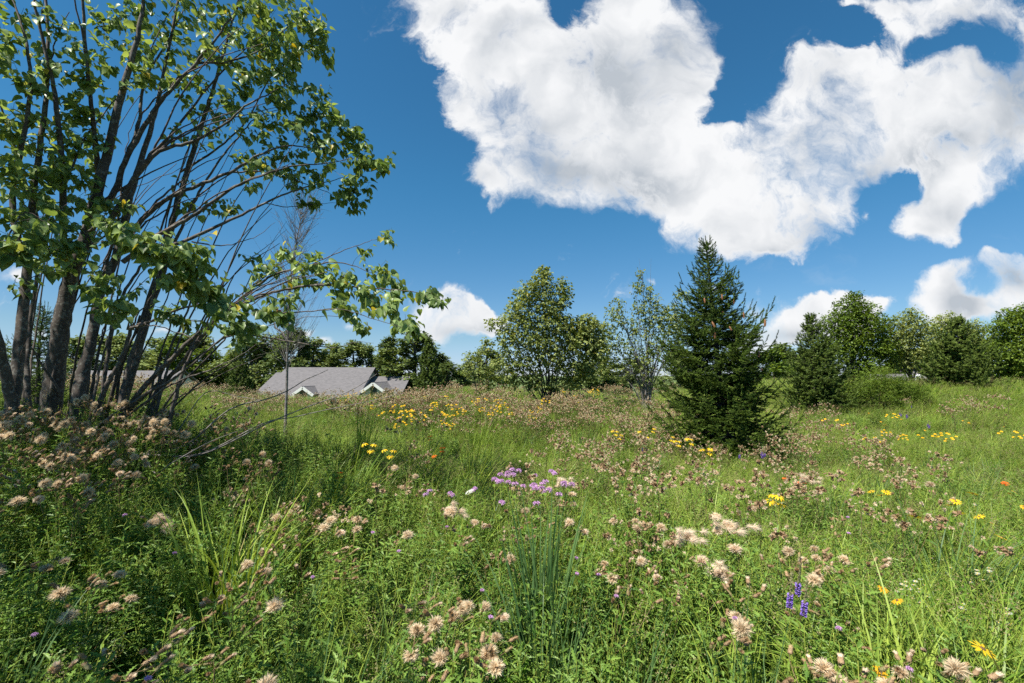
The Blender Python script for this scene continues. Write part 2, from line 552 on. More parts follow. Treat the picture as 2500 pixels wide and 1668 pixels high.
M_YELLOW = plain_mat('yellow_petal', (0.90, 0.62, 0.02), 0.5, (0.80, 0.48, 0.01), 40, 0.25)
M_GOLD = plain_mat('golden_petal', (0.88, 0.48, 0.02), 0.5, (0.75, 0.36, 0.01), 40, 0.25)
M_ORANGE = plain_mat('orange_petal', (0.85, 0.20, 0.02), 0.5, (0.65, 0.12, 0.01), 40, 0.2)
M_LILAC = plain_mat('lilac_petal', (0.80, 0.50, 0.78), 0.6, (0.64, 0.36, 0.66), 60, 0.3)
M_VIOLET = plain_mat('violet_petal', (0.42, 0.28, 0.78), 0.6, (0.28, 0.16, 0.58), 60, 0.25)
M_CONE = plain_mat('brown_disc', (0.20, 0.13, 0.05), 0.8, (0.08, 0.04, 0.02), 200)
M_GREYCONE = plain_mat('green_grey_disc', (0.26, 0.26, 0.12), 0.8, (0.16, 0.14, 0.07), 200)
M_WHITEPETAL = plain_mat('white_petal', (0.82, 0.82, 0.78), 0.6, (0.68, 0.70, 0.60), 60, 0.3)
M_SPCONE = plain_mat('spruce_cone', (0.34, 0.17, 0.08), 0.6, (0.20, 0.09, 0.04), 90, 0.0, 0.5)
M_REDLEAF = plain_mat('rust_leaf', (0.42, 0.14, 0.08), 0.6, (0.25, 0.09, 0.05), 30, 0.2)


def ground_mat():
    m = bpy.data.materials.new('meadow_soil')
    m.use_nodes = True
    nt = m.node_tree
    nt.nodes.clear()
    N = NT(nt)
    geo = N.n('ShaderNodeNewGeometry')
    pos = geo.outputs['Position']
    n1 = N.noise(pos, 6.0, 8, 0.65)
    n2 = N.noise(pos, 0.25, 4, 0.5)
    soil = N.mix(N.smooth(n1, 0.35, 0.65), (0.030, 0.028, 0.014), (0.085, 0.075, 0.035))
    green = N.mix(N.smooth(n1, 0.35, 0.65), (0.045, 0.08, 0.015), (0.12, 0.17, 0.035))
    sx = N.n('ShaderNodeSeparateXYZ')
    N.put(sx.inputs[0], pos)
    far = N.smooth(sx.outputs[1], 14.0, 30.0)
    c = N.mix(N.math('MAXIMUM', far, N.smooth(n2, 0.5, 0.7, 0.0, 0.4)), soil, green)
    pr = N.n('ShaderNodeBsdfPrincipled')
    N.put(pr.inputs['Base Color'], c)
    pr.inputs['Roughness'].default_value = 0.95
    bp = N.n('ShaderNodeBump')
    bp.inputs['Strength'].default_value = 0.8
    bp.inputs['Distance'].default_value = 0.05
    N.put(bp.inputs['Height'], n1)
    N.put(pr.inputs['Normal'], bp.outputs[0])
    o = N.n('ShaderNodeOutputMaterial')
    N.put(o.inputs[0], pr.outputs[0])
    return m


# ------------------------------------------------------------------ object helpers
def tag(o, label=None, cat=None, group=None, kind=None):
    if label:
        o['label'] = label
    if cat:
        o['category'] = cat
    if group:
        o['group'] = group
    if kind:
        o['kind'] = kind
    return o


def empty(name, loc, rz=0.0):
    o = bpy.data.objects.new(name, None)
    COL.objects.link(o)
    o.location = loc
    o.rotation_euler = (0, 0, rz)
    return o


def part(name, mesh, parent, loc=None, rot=None, scale=None):
    o = bpy.data.objects.new(name, mesh)
    COL.objects.link(o)
    o.parent = parent
    if loc is not None:
        o.location = loc
    if rot is not None:
        o.rotation_euler = rot
    if scale is not None:
        o.scale = (scale,) * 3 if np.isscalar(scale) else scale
    return o


def copy_tree(o, parent=None):
    c = o.copy()
    COL.objects.link(c)
    if parent is not None:
        c.parent = parent
    for ch in o.children:
        copy_tree(ch, c)
    return c


# ------------------------------------------------------------------ ground
def build_ground():
    mb = MB()
    # one sheet with steps that grow with distance
    k = 170
    s = np.linspace(-1, 1, 2 * k + 1)
    ax = np.sign(s) * (np.abs(s) * 30 + 1470 * np.abs(s) ** 7)
    X, Y = np.meshgrid(ax, ax + 6)
    Z = H(X, Y)
    V = np.stack([X, Y, Z], -1).reshape(-1, 3)
    n = 2 * k + 1
    i, j = np.meshgrid(np.arange(n - 1), np.arange(n - 1), indexing='ij')
    a = (i * n + j).ravel()
    mb.add(V, np.stack([a, a + 1, a + n + 1, a + n], -1), 0.5, 0, True)
    o = mb.obj('ground', ground_mat())
    tag(o, kind='structure')


build_ground()


# ------------------------------------------------------------------ trees
class Skeleton:
    def __init__(self, cap=60000):
        self.p = np.zeros((cap, 3))
        self.d = np.zeros((cap, 3))
        self.r = np.zeros(cap)
        self.n = 0

    def add(self, pts, rad):
        k = len(pts)
        t = unit(np.gradient(pts, axis=0))
        self.p[self.n:self.n + k] = pts
        self.d[self.n:self.n + k] = t
        self.r[self.n:self.n + k] = rad
        self.n += k

    def nearest(self, t, kang=0.7, up=0.0):
        v = t[None] - self.p[:self.n]
        dist = np.linalg.norm(v, axis=1) + 1e-6
        cos = (v * self.d[:self.n]).sum(1) / dist
        cost = dist * (1 + kang * (1 - cos)) + up * np.maximum(0, self.p[:self.n, 2] - t[2])
        return int(np.argmin(cost))


def smooth_path(ctrl, n):
    """Catmull-Rom through control points"""
    c = np.asarray(ctrl, float)
    c = np.vstack([2 * c[0] - c[1], c, 2 * c[-1] - c[-2]])
    seg = len(c) - 3
    out = []
    for i in range(seg):
        t = np.linspace(0, 1, n, endpoint=(i == seg - 1))[:, None]
        p0, p1, p2, p3 = c[i:i + 4]
        out.append(0.5 * ((2 * p1) + (-p0 + p2) * t + (2 * p0 - 5 * p1 + 4 * p2 - p3) * t ** 2 + (-p0 + 3 * p1 - 3 * p2 + p3) * t ** 3))
    return np.vstack(out)


def twig_to(sk, mb, t, R, sides=4, r_tip=0.0016, kang=0.7, droop=0.05, n=6, rmax=0.02, rk=0.008, tint=0.3):
    i = sk.nearest(t, kang)
    p0, d0, r0 = sk.p[i].copy(), sk.d[i].copy(), sk.r[i]
    v = t - p0
    L = np.linalg.norm(v)
    if L < 0.02:
        return None
    p1 = p0 + L * 0.45 * unit(0.45 * d0 + 0.75 * v / L) + np.array([0, 0, droop * L])
    s = np.linspace(0, 1, n)[:, None]
    pts = (1 - s) ** 2 * p0 + 2 * s * (1 - s) * p1 + s ** 2 * t
    jit = R.normal(0, 0.012 * L, (n, 3))
    jit[0] = 0
    pts = pts + jit * np.sqrt(s)
    ra = min(r0 * 0.8, r_tip + rk * L, rmax)
    rad = np.linspace(ra, r_tip, n)
    tube(mb, pts, rad, sides, tint)
    sk.add(pts[1:], rad[1:])
    return pts


def leaf_spray(lb, pts, R, tmpl, size, step, wind=(0.25, 0, 0), droop=0.55, petiole=0.25, start=0.3, spread=0.6, tlo=0.0, thi=1.0, flat=0.0):
    """leaves along a twig"""
    seg = np.linalg.norm(np.diff(pts, axis=0), axis=1)
    cum = np.concatenate([[0], np.cumsum(seg)])
    L = cum[-1]
    cnt = max(2, int(L * (1 - start) / step) + 2)
    s = np.linspace(start * L, L, cnt)
    pos = np.stack([np.interp(s, cum, pts[:, k]) for k in range(3)], -1)
    tdir = unit(np.stack([np.interp(s, cum, np.gradient(pts[:, k])) for k in range(3)], -1))
    side = unit(np.cross(tdir, [0, 0, 1.0]) + R.normal(0, 0.35, (cnt, 3)))
    side *= np.where(np.arange(cnt) % 2 == 0, 1, -1)[:, None]
    d = unit(0.35 * tdir + spread * side + np.array([0, 0, -droop]) + np.asarray(wind) + R.normal(0, 0.28, (cnt, 3)))
    sz = size * R.uniform(0.55, 1.15, cnt)
    nrm = unit(np.array([0, 0, 1.0]) * (1 + flat) + 0.6 * tdir + R.normal(0, 0.55, (cnt, 3)))
    M = frames(d, nrm) * sz[:, None, None]
    start_p = pos + d * (petiole * sz)[:, None]
    lb.inst(tmpl[0], tmpl[1], M, start_p, R.uniform(tlo, thi, cnt), 0, True)


def blob_points(blobs, R, per):
    """targets filling ellipsoid lobes: (centre, radii, weight)"""
    out = []
    for c, r, w in blobs:
        k = max(1, int(round(per * w)))
        v = unit(R.normal(0, 1, (k, 3))) * (R.uniform(0.1, 1.25, k) ** 0.6)[:, None]
        out.append(np.asarray(c) + v * np.asarray(r))
    return np.vstack(out)


# ---- the big multi-stemmed tree on the left, stems traced as (px, py, depth)
def build_left_tree():
    R = np.random.default_rng(21)
    root = np.array([-4.35, 4.55, 0])
    root[2] = float(H(root[0], root[1]))
    t = empty('linden_tree', root)
    tag(t, 'large many-stemmed tree with heart-shaped leaves filling the left of the meadow', 'tree')
    wood, tw, lb = MB(), MB(), MB()
    sk = Skeleton(90000)

    def stem(pp, d0, d1, r0, r1, ground=True, tint=1.0, sides=10, target=wood, wob=0.012):
        k = len(pp)
        ds = np.linspace(d0, d1, k)
        c = [P(x, y, d) for (x, y), d in zip(pp, ds)]
        if ground:
            b = c[0].copy()
            down = unit(c[0] - c[1])
            g = float(H(b[0], b[1]))
            hz = max(b[2] - g + 0.08, 0.05)
            dx = down * (hz / max(-down[2], 0.45))
            q = b + dx * 0.75
            q[2] = g - 0.08
            c.insert(0, q)
        pts = smooth_path(c, 6)
        n = len(pts)
        pts[1:-1] += R.normal(0, wob, (n - 2, 3)) * 0.28
        rad = np.linspace(r0, r1 * .8, n) * (.70 if r0 > .06 else .60) * (1 + R.normal(0, 0.012, n))
        if ground:
            rad[:4] *= np.array([1.45, 1.25, 1.12, 1.05])
        sm = MB()
        tube(sm, pts - root, rad, sides, tint)
        sm.obj('stem' if ground else 'limb', M_BARK if r0 > .02 else M_TWIG, t)
        sk.add(pts, rad)

    G, NG = True, False
    # trunks
    stem([(14, 1110), (22, 1040), (36, 950), (48, 840), (60, 720), (72, 620), (78, 500), (95, 380), (112, 240), (118, 120), (110, -40)], 3.9, 4.6, .085, .02)
    stem([(56, 640), (30, 500), (50, 375), (74, 210), (60, 90), (20, -30)], 4.1, 4.3, .045, .015, NG)
    stem([(35, 1010), (10, 900), (-20, 780), (-60, 600), (-120, 380), (-200, 100)], 4.0, 3.6, .07, .02)
    stem([(125, 980), (135, 900), (152, 780), (176, 670), (216, 565), (242, 450), (262, 375), (290, 257), (323, 140), (346, 37), (352, -80)], 4.6, 4.9, .135, .022)
    stem([(70, 1000), (66, 880), (80, 740), (100, 620), (120, 480)], 4.3, 4.8, .045, .02)
    stem([(165, 690), (156, 600), (154, 468), (145, 328), (131, 211), (103, 94), (80, -30)], 4.6, 4.3, .06, .02, NG)
    stem([(240, 430), (232, 340), (220, 234), (206, 70), (200, -60)], 4.8, 4.5, .045, .02, NG)
    stem([(190, 975), (204, 900), (224, 828), (246, 710), (281, 632), (304, 538), (328, 445), (365, 328), (389, 234), (412, 117), (440, -20)], 4.5, 5.2, .085, .02)
    stem([(152, 960), (160, 860), (175, 720), (200, 600), (225, 500)], 4.9, 5.2, .035, .02)
    stem([(212, 940), (222, 830), (232, 740), (262, 640), (290, 520), (300, 420)], 5.0, 5.3, .045, .02)
    stem([(305, 962), (337, 850), (370, 734), (398, 655), (421, 538), (449, 445), (478, 351), (506, 262), (529, 187), (562, 70), (590, -30)], 4.8, 5.4, .075, .018)
    stem([(250, 975), (258, 900), (272, 820), (300, 720), (350, 640), (392, 560), (440, 420), (470, 330)], 4.7, 5.0, .04, .012)
    stem([(243, 978), (272, 920), (300, 868), (318, 806)], 4.4, 4.5, .042, .034)
    stem([(285, 970), (296, 900), (322, 830), (342, 770)], 4.9, 5.0, .03, .02)
    # long arching limbs
    stem([(234, 520), (281, 468), (304, 398), (365, 290), (412, 225), (478, 155), (538, 80), (600, -10)], 4.85, 4.9, .055, .014, NG)
    stem([(304, 398), (340, 300), (352, 200), (410, 100), (450, 20)], 4.85, 5.3, .035, .012, NG)
    stem([(267, 545), (328, 435), (389, 370), (468, 346), (538, 309), (609, 253), (665, 225), (720, 190)], 4.7, 5.0, .042, .006, NG)
    stem([(281, 632), (337, 548), (398, 492), (468, 459), (562, 421), (632, 379), (702, 356), (772, 362), (850, 350)], 4.7, 5.2, .045, .005, NG)
    stem([(300, 640), (384, 576), (468, 529), (562, 463), (632, 431), (712, 407), (796, 398), (880, 385)], 4.6, 5.1, .04, .005, NG)
    stem([(421, 600), (468, 580), (562, 538), (646, 496), (726, 463), (796, 445), (850, 430)], 4.7, 5.4, .034, .005, NG)
    stem([(380, 700), (417, 620), (460, 520), (515, 421), (580, 337), (623, 290), (693, 262)], 4.9, 5.2, .034, .005, NG)
    stem([(300, 470), (360, 400), (440, 300), (520, 200), (600, 120), (680, 60)], 4.9, 5.2, .032, .006, NG)
    stem([(440, 420), (520, 370), (600, 300), (660, 190), (740, 130), (800, 120)], 5.2, 5.4, .022, .004, NG)
    stem([(478, 155), (560, 150), (640, 120), (710, 60), (760, 20)], 4.9, 5.2, .022, .004, NG)
    stem([(562, 421), (640, 420), (720, 440), (800, 470), (860, 500)], 5.0, 5.4, .016, .003, NG)
    stem([(646, 496), (700, 505), (780, 498), (830, 495)], 5.2, 5.5, .010, .003, NG)
    stem([(468, 590), (540, 600), (620, 580), (672, 543)], 4.7, 5.1, .013, .003, NG)
    # lower limbs that reach out to the right
    stem([(337, 963), (421, 875), (468, 828), (538, 776), (632, 725), (726, 701), (819, 697), (936, 706), (1011, 713), (1060, 722)], 4.6, 4.6, .045, .004)
    stem([(385, 965), (440, 890), (500, 815), (562, 752), (655, 678), (749, 650), (819, 640), (880, 655), (950, 690)], 4.8, 4.8, .040, .004)
    stem([(375, 781), (430, 758), (500, 743), (580, 748), (655, 763), (749, 760), (840, 757), (900, 775), (985, 800)], 3.8, 3.9, .016, .004, NG)
    stem([(320, 800), (345, 795), (375, 781)], 4.3, 3.8, .022, .016, NG)
    stem([(355, 965), (412, 920), (500, 860), (560, 820), (640, 822), (740, 840), (819, 849), (870, 835), (913, 838)], 5.0, 5.2, .030, .003)
    stem([(749, 650), (830, 615), (900, 590), (930, 583)], 4.8, 5.0, .010, .003, NG)
    stem([(370, 968), (430, 900), (520, 800), (562, 690), (600, 640), (655, 600), (700, 560)], 5.2, 5.6, .022, .003)
    stem([(420, 965), (515, 865), (560, 810), (600, 700), (640, 630), (700, 540)], 5.4, 5.9, .026, .003, tint=.5)
    stem([(450, 968), (540, 900), (632, 850), (679, 820), (730, 790)], 4.9, 5.0, .018, .004, tint=.8)
    stem([(320, 985), (400, 940), (480, 880), (570, 800), (620, 740), (700, 700)], 4.2, 4.5, .026, .006)
    stem([(350, 985), (440, 930), (520, 900), (600, 860), (660, 815)], 4.4, 4.6, .022, .005)
    stem([(400, 1000), (470, 955), (560, 905), (640, 870)], 4.1, 4.3, .014, .004, tint=.8)
    stem([(150, 960), (100, 890), (78, 850)], 4.5, 4.3, .022, .012, NG, tint=.9)
    stem([(120, 620), (80, 500), (47, 400), (20, 300), (-30, 200)], 4.5, 4.2, .03, .012, NG)
    stem([(0, 620), (30, 560), (62, 520), (110, 540)], 3.1, 3.2, .010, .004, NG)
    stem([(216, 565), (255, 545), (300, 560), (345, 580), (400, 600)], 4.3, 3.1, .022, .005, NG)
    stem([(400, 600), (430, 650), (470, 690), (510, 720)], 3.1, 3.4, .008, .003, NG)
    # slim stems between the big ones
    for k in range(17):
        x0 = R.uniform(50, 440)
        lean_ = 20 + (x0 - 50) * .55 + R.uniform(0, 130)
        yt = R.uniform(240, 640)
        stem([(x0, 968), (x0 + lean_ * .10, 880), (x0 + lean_ * .30, 760), (x0 + lean_ * .62, (760 + yt) / 2 - 20), (x0 + lean_, yt)], R.uniform(4.3, 5.0), R.uniform(4.7, 5.4), R.uniform(.022, .040), .006, tint=.7)
    # unseen limbs of the crown extended beyond the frame, up and to the left
    stem([(-60, 600), (-260, 420), (-520, 250), (-800, 120)], 3.7, 2.6, .05, .012, NG)
    stem([(-120, 380), (-300, 120), (-450, -150), (-560, -400)], 3.6, 3.0, .04, .012, NG)
    stem([(-30, 700), (-300, 640), (-650, 560), (-1000, 430)], 3.9, 2.3, .04, .01, NG)
    stem([(110, -40), (100, -250), (60, -480)], 4.6, 4.7, .03, .01, NG)
    stem([(352, -80), (380, -300), (420, -520)], 4.9, 5.0, .03, .01, NG)
    stem([(590, -30), (640, -200), (690, -380)], 5.4, 5.6, .02, .008, NG)

    # many slimmer branches that follow the flow of the limbs
    nn0 = sk.n
    for k in range(105):
        i = int(R.integers(0, nn0))
        p, dd0 = sk.p[i].copy(), sk.d[i].copy()
        if p[2] < root[2] + 1.2 or sk.r[i] < .008:
            continue
        L = R.uniform(.8, 2.1)
        out = unit(dd0 + np.array([R.uniform(-.05, .5), R.normal(0, .25), R.normal(.05, .25)]))
        bend = unit(out + np.array([.25, 0, -.12]))
        e_ = p + dd0 * L * .22 + out * L * .38 + bend * L * .40
        qx, qy, _ = px_of(e_[0], e_[1], e_[2])
        if (qx > 790 and qy < 560) or (qx > 690 and qy < 260) or qx > 960:
            continue
        c = [p, p + dd0 * L * .22, p + dd0 * L * .22 + out * L * .38, p + dd0 * L * .22 + out * L * .38 + bend * L * .40]
        q = smooth_path(c, 5)
        q[1:] += R.normal(0, .007, (len(q) - 1, 3))
        rr = np.linspace(min(sk.r[i] * .6, .017), .003, len(q))
        tube(tw, q, rr, 6, .6)
        sk.add(q[1:], rr[1:])

    # leaf masses: px, py, radius px, depth, weight
    B = [
        (700, 35, 62, 5.2, 1.1), (765, 70, 38, 5.2, .8), (785, 125, 26, 5.3, .5), (650, 90, 60, 5.1, 1.0), (560, 50, 60, 5.2, .9), (470, 30, 60, 5.2, .7),
        (540, 125, 55, 5.1, .8), (620, 165, 60, 5.2, .9), (700, 140, 45, 5.2, .8), (745, 60, 30, 5.2, .4), (690, 180, 40, 5.2, .6), (620, 30, 50, 5.1, .8),
        (450, 120, 55, 5.2, .6), (380, 160, 55, 5.0, .7), (330, 90, 50, 5.0, .5), (270, 50, 50, 4.9, .7), (200, 110, 50, 4.6, .7), (150, 50, 50, 4.5, .6),
        (60, 110, 50, 4.3, .6), (100, 190, 50, 4.3, .6), (25, 170, 40, 4.2, .5), (180, 180, 40, 4.5, .6), (250, 230, 45, 4.8, .4), (350, 190, 30, 4.8, .4),
        (400, 60, 50, 5.2, .6), (10, 40, 50, 4.3, .5), (420, 170, 40, 4.9, .5),
        (770, 225, 22, 5.3, .4), (715, 250, 45, 5.2, .9), (800, 275, 36, 5.3, .8), (850, 318, 38, 5.3, .9), (800, 345, 42, 5.2, .8), (740, 325, 42, 5.2, .8),
        (655, 305, 40, 5.1, .7), (590, 312, 32, 5.1, .35), (640, 215, 40, 5.1, .7), (580, 240, 38, 5.1, .5), (900, 378, 36, 5.2, 1.0), (930, 402, 18, 5.2, .4),
        (870, 435, 38, 5.3, .9), (845, 475, 25, 5.4, .5), (780, 415, 34, 5.2, .7), (722, 438, 32, 5.3, .6), (655, 405, 32, 5.1, .5), (600, 435, 24, 5.1, .3),
        (750, 490, 20, 5.4, .35), (872, 505, 16, 5.5, .3), (690, 370, 30, 5.2, .5), (600, 390, 25, 5.2, .3), (520, 330, 25, 5.1, .2), (540, 280, 30, 5.2, .3),
        (470, 250, 30, 5.1, .3), (480, 190, 30, 5.1, .3), (770, 290, 25, 5.3, .4), (700, 100, 40, 5.2, .5),
        (60, 320, 50, 4.3, .7), (120, 275, 45, 4.4, .7), (205, 295, 40, 4.7, .5), (200, 370, 40, 4.7, .6), (25, 400, 40, 4.0, .6), (100, 410, 45, 4.3, .7),
        (150, 490, 50, 4.4, .9), (55, 500, 50, 4.0, .9), (185, 560, 45, 4.4, .8), (110, 560, 50, 4.1, .9), (245, 500, 25, 4.7, .3), (305, 495, 22, 4.6, .25),
        (170, 420, 40, 4.5, .6), (20, 300, 40, 4.2, .5), (260, 350, 30, 4.8, .35), (150, 360, 40, 4.5, .5), (60, 430, 40, 4.2, .6), (215, 440, 25, 4.6, .3),
        (20, 590, 34, 3.0, .7), (75, 580, 32, 3.1, .6), (40, 620, 25, 3.0, .3), (110, 545, 22, 3.2, .3), (130, 640, 35, 4.3, .5), (170, 620, 35, 4.4, .5), (60, 690, 25, 4.2, .2),
        (240, 700, 34, 3.8, .5), (205, 705, 24, 3.9, .3), (285, 745, 22, 3.9, .35), (255, 760, 18, 4.0, .2), (330, 720, 15, 4.7, .15),
        (530, 500, 20, 5.2, .25), (450, 500, 18, 5.0, .2), (430, 440, 16, 5.0, .15), (265, 495, 20, 4.7, .2), (440, 330, 20, 5.0, .2), (560, 500, 15, 5.0, .2),
        (290, 558, 22, 3.1, .45), (330, 585, 28, 3.1, .6), (380, 600, 30, 3.1, .6), (430, 618, 32, 3.1, .7), (478, 648, 24, 3.2, .45), (412, 655, 28, 3.1, .5), (470, 610, 22, 3.2, .3), (500, 625, 12, 3.3, .12),
        (455, 690, 28, 3.3, .45), (492, 712, 30, 3.4, .5), (520, 735, 20, 3.4, .3), (440, 680, 20, 3.3, .3),
        (545, 765, 28, 3.8, .5), (600, 770, 34, 3.8, .6), (655, 762, 28, 3.8, .5), (690, 770, 22, 3.8, .3), (560, 800, 26, 4.0, .4), (625, 800, 22, 4.0, .4), (585, 825, 16, 4.1, .25),
        (400, 750, 20, 3.8, .2), (430, 775, 22, 3.9, .25),
        (695, 618, 20, 4.9, .35), (655, 655, 20, 4.8, .35), (760, 645, 34, 4.7, .8), (805, 668, 34, 4.7, .7), (850, 690, 34, 4.7, .7), (895, 702, 28, 4.6, .6), (930, 668, 24, 4.8, .5), (965, 690, 20, 4.8, .4),
        (900, 728, 28, 4.6, .6), (945, 755, 28, 4.3, .6), (985, 785, 26, 4.1, .6), (1012, 800, 16, 3.9, .3), (885, 790, 16, 4.0, .25), (850, 760, 20, 4.0, .35), (960, 720, 18, 4.6, .3),
        (1040, 715, 22, 4.6, .45), (1072, 738, 14, 4.6, .3), (942, 580, 14, 5.0, .25), (890, 613, 8, 5.0, .1), (640, 660, 18, 4.8, .2), (700, 735, 30, 4.6, .35), (730, 690, 25, 4.7, .3),
        (610, 625, 10, 5.2, .12), (820, 720, 20, 4.6, .3),
    ]
    targets, info = [], []
    for (x, y, r, d, w) in B:
        n = max(3, int(round(w * 19)))
        rr = r / FPX * d
        c = P(x, y, d)
        v = unit(R.normal(0, 1, (n, 3))) * (R.uniform(0.1, 1, n) ** 0.5)[:, None] * rr * np.array([1.0, 1.6, 1.0])
        for q in v:
            targets.append(c + q)
    # leaf masses added out of view to shade the near left corner
    for (x, y, z, r, n) in [(-5.2, 2.0, 3.4, .9, 46), (-6.3, 3.0, 3.7, 1.0, 46), (-5.8, 1.0, 3.9, .9, 40), (-4.4, 1.6, 4.5, .8, 34), (-6.6, 2.0, 2.6, .8, 34), (-5.4, 3.6, 5.6, 1.1, 40), (-4.2, 4.4, 6.4, 1.1, 36), (-2.9, 4.9, 6.1, .8, 26), (-7.4, 1.6, 3.4, .9, 36), (-4.3, 1.5, 4.0, .85, 70), (-5.0, .8, 3.9, .9, 70), (-3.6, .5, 4.2, .85, 60), (-4.0, 2.3, 4.9, .9, 60), (-4.7, -.1, 3.8, .8, 50), (-2.7, .2, 4.4, .7, 40), (-5.6, 2.6, 4.3, 1.0, 90), (-4.9, 3.0, 4.7, .9, 70), (-6.0, 3.6, 4.4, 1.0, 60)]:
        v = unit(R.normal(0, 1, (n, 3))) * (R.uniform(0.1, 1, n) ** 0.5)[:, None] * r
        for q in v:
            targets.append(np.array([x, y, z]) + q)
    targets = np.array(targets)
    order = np.argsort([sk_dist for sk_dist in np.linalg.norm(targets - (root + [0, 0, 1.5]), axis=1)])
    for i in order:
        tt = targets[i]
        pts = twig_to(sk, tw, tt, R, 4, 0.0014, 0.9, 0.04, 6, 0.016, 0.011)
        if pts is None:
            continue
        L = np.linalg.norm(pts[-1] - pts[0])
        st = max(0.0, 1 - 0.26 / max(L, 0.01))
        leaf_spray(lb, pts, R, HEART, 0.085, 0.042, (0.22, -0.05, 0), 0.62, 0.3, st, 0.55)
        # side shoot
        if R.random() < 0.45:
            s = pts[-3]
            e = s + unit(unit(pts[-1] - pts[0]) + R.normal(0, 0.6, 3)) * R.uniform(0.08, 0.17)
            q = np.stack([s, (s + e) / 2 + R.normal(0, .01, 3), e])
            tube(tw, q, [0.0018, 0.0015, 0.001], 3, .3)
            leaf_spray(lb, q, R, HEART, 0.066, 0.045, (0.22, -0.05, 0), 0.62, 0.3, 0.2, 0.55)
    # bare side twigs on the limbs
    for k in range(230):
        i = int(R.integers(0, sk.n))
        if sk.r[i] < 0.004 or sk.p[i][2] < root[2] + .9:
            continue
        L = R.uniform(0.15, 0.7)
        d = unit(sk.d[i] + R.normal(0, 0.42, 3))
        e = sk.p[i] + d * L
        q = smooth_path([sk.p[i], sk.p[i] + d * L * .5 + R.normal(0, .03, 3), e], 3)
        tube(tw, q, np.linspace(min(.004, sk.r[i] * .5), .0012, len(q)), 4, .4)
    tw.v = [v - root.astype(np.float32) for v in tw.v]
    lb.v = [v - root.astype(np.float32) for v in lb.v]
    tw.obj('branches', M_TWIG, t)
    lb.obj('crown', M_LINDEN, t)
    # splintered stub
    sb = MB()
    c = P(318, 806, 4.5) - root
    for k in range(9):
        a = k * 0.7
        b = c + np.array([math.cos(a), math.sin(a), 0]) * 0.022
        e = b + np.array([R.normal(0, .008), 0, R.uniform(.03, .11)])
        w = np.array([0.011, 0.004, 0])
        sb.add([b - w, b + w, e], [[0, 1, 2]], .5)
        sb.add([b - w[[1, 0, 2]], b + w[[1, 0, 2]], e], [[0, 1, 2]], .5)
    so = sb.obj('broken_stub', M_BROWNSTEM, t)
    so['label'] = 'splintered stub of a snapped stem'
    # dead low limbs
    dd = MB()
    for pp, d0, d1, r0 in [([(560, 1000), (650, 975), (700, 955), (745, 928), (775, 915), (801, 903)], 4.2, 4.0, .011),
                           ([(640, 1040), (690, 1018), (760, 990), (830, 965), (880, 940), (920, 913)], 3.6, 3.5, .009),
                           ([(640, 1035), (720, 1018), (800, 1000), (900, 980), (985, 960)], 3.7, 3.8, .008),
                           ([(500, 960), (580, 968), (640, 978)], 4.4, 4.2, .008),
                           ([(420, 1130), (500, 1085), (560, 1060), (620, 1040)], 3.2, 3.5, .006)]:
        cc = [P(x, y, d) for (x, y), d in zip(pp, np.linspace(d0, d1, len(pp)))]
        foot = root + np.array([1.0, -.35, .35])
        cc = [foot, (foot + cc[0]) / 2 + np.array([0, 0, -.12])] + cc
        pts = smooth_path(cc, 5) - root
        tube(dd, pts, np.linspace(r0 * .75, .002, len(pts)), 6, .2)
    do = dd.obj('dead_limbs', M_DEAD, t)
    do['label'] = 'bare dead limbs reaching low over the thistles'
    # rust-brown dead leaf bunch
    rb = MB()
    c = P(676, 762, 3.8) - root
    n = 14
    d = unit(R.normal(0, 1, (n, 3)))
    rb.inst(OVAL[0], OVAL[1], frames(d, R.normal(0, 1, (n, 3))) * .035, np.repeat(c[None], n, 0) + d * .006, R.uniform(0, 1, n))
    ro = rb.obj('withered_leaves', M_REDLEAF, t)
    ro['label'] = 'rust-red withered leaf bunch'


def build_dead_sapling():
    R = np.random.default_rng(5)
    base = P(700, 950, 8.5)
    base[2] = float(H(base[0], base[1]))
    t = empty('bare_sapling', base)
    tag(t, 'thin leafless grey sapling standing behind the branches of the big left tree', 'tree')
    mb, tb = MB(), MB()
    sk = Skeleton(20000)
    c = [base - [0, 0, .05], P(700, 940, 8.5), P(703, 820, 8.5), P(708, 700, 8.5), P(722, 600, 8.5), P(738, 512, 8.5)]
    pts = smooth_path(c, 8)
    rad = np.linspace(.030, .004, len(pts)) * np.linspace(1, .7, len(pts))
    tube(mb, pts - base, rad, 8, .7)
    ob = P(690, 800, 8.5)
    tube(mb, np.array([P(702, 835, 8.5), P(690, 812, 8.5), P(672, 800, 8.5), P(664, 770, 8.5)]) - base, [.025, .02, .016, .008], 6, 1.0)
    sk.add(pts, rad)
    for k in range(170):
        i = int(R.integers(len(pts) * 0.25, len(pts)))
        L = R.uniform(.4, 1.35) * (1.15 - 0.6 * i / len(pts))
        a = R.uniform(0, 6.28)
        d = unit([math.cos(a) * R.uniform(.3, 1.0), math.sin(a) * .6, 1.0])
        q = smooth_path([pts[i], pts[i] + d * L * .5 + R.normal(0, .03, 3), pts[i] + (d + [0, 0, .12]) * L], 4)
        tube(tb, q - base, np.linspace(.0055, .0012, len(q)), 3, .8)
        for s in range(3):
            j = int(R.integers(2, len(q) - 1))
            e = q[j] + unit(d + R.normal(0, .35, 3)) * R.uniform(.15, .4)
            tube(tb, np.stack([q[j], (q[j] + e) / 2, e]) - base, [.0028, .002, .0014], 3, .8)
    mb.obj('trunk', M_DEAD, t)
    tb.obj('branches', M_DEAD, t)


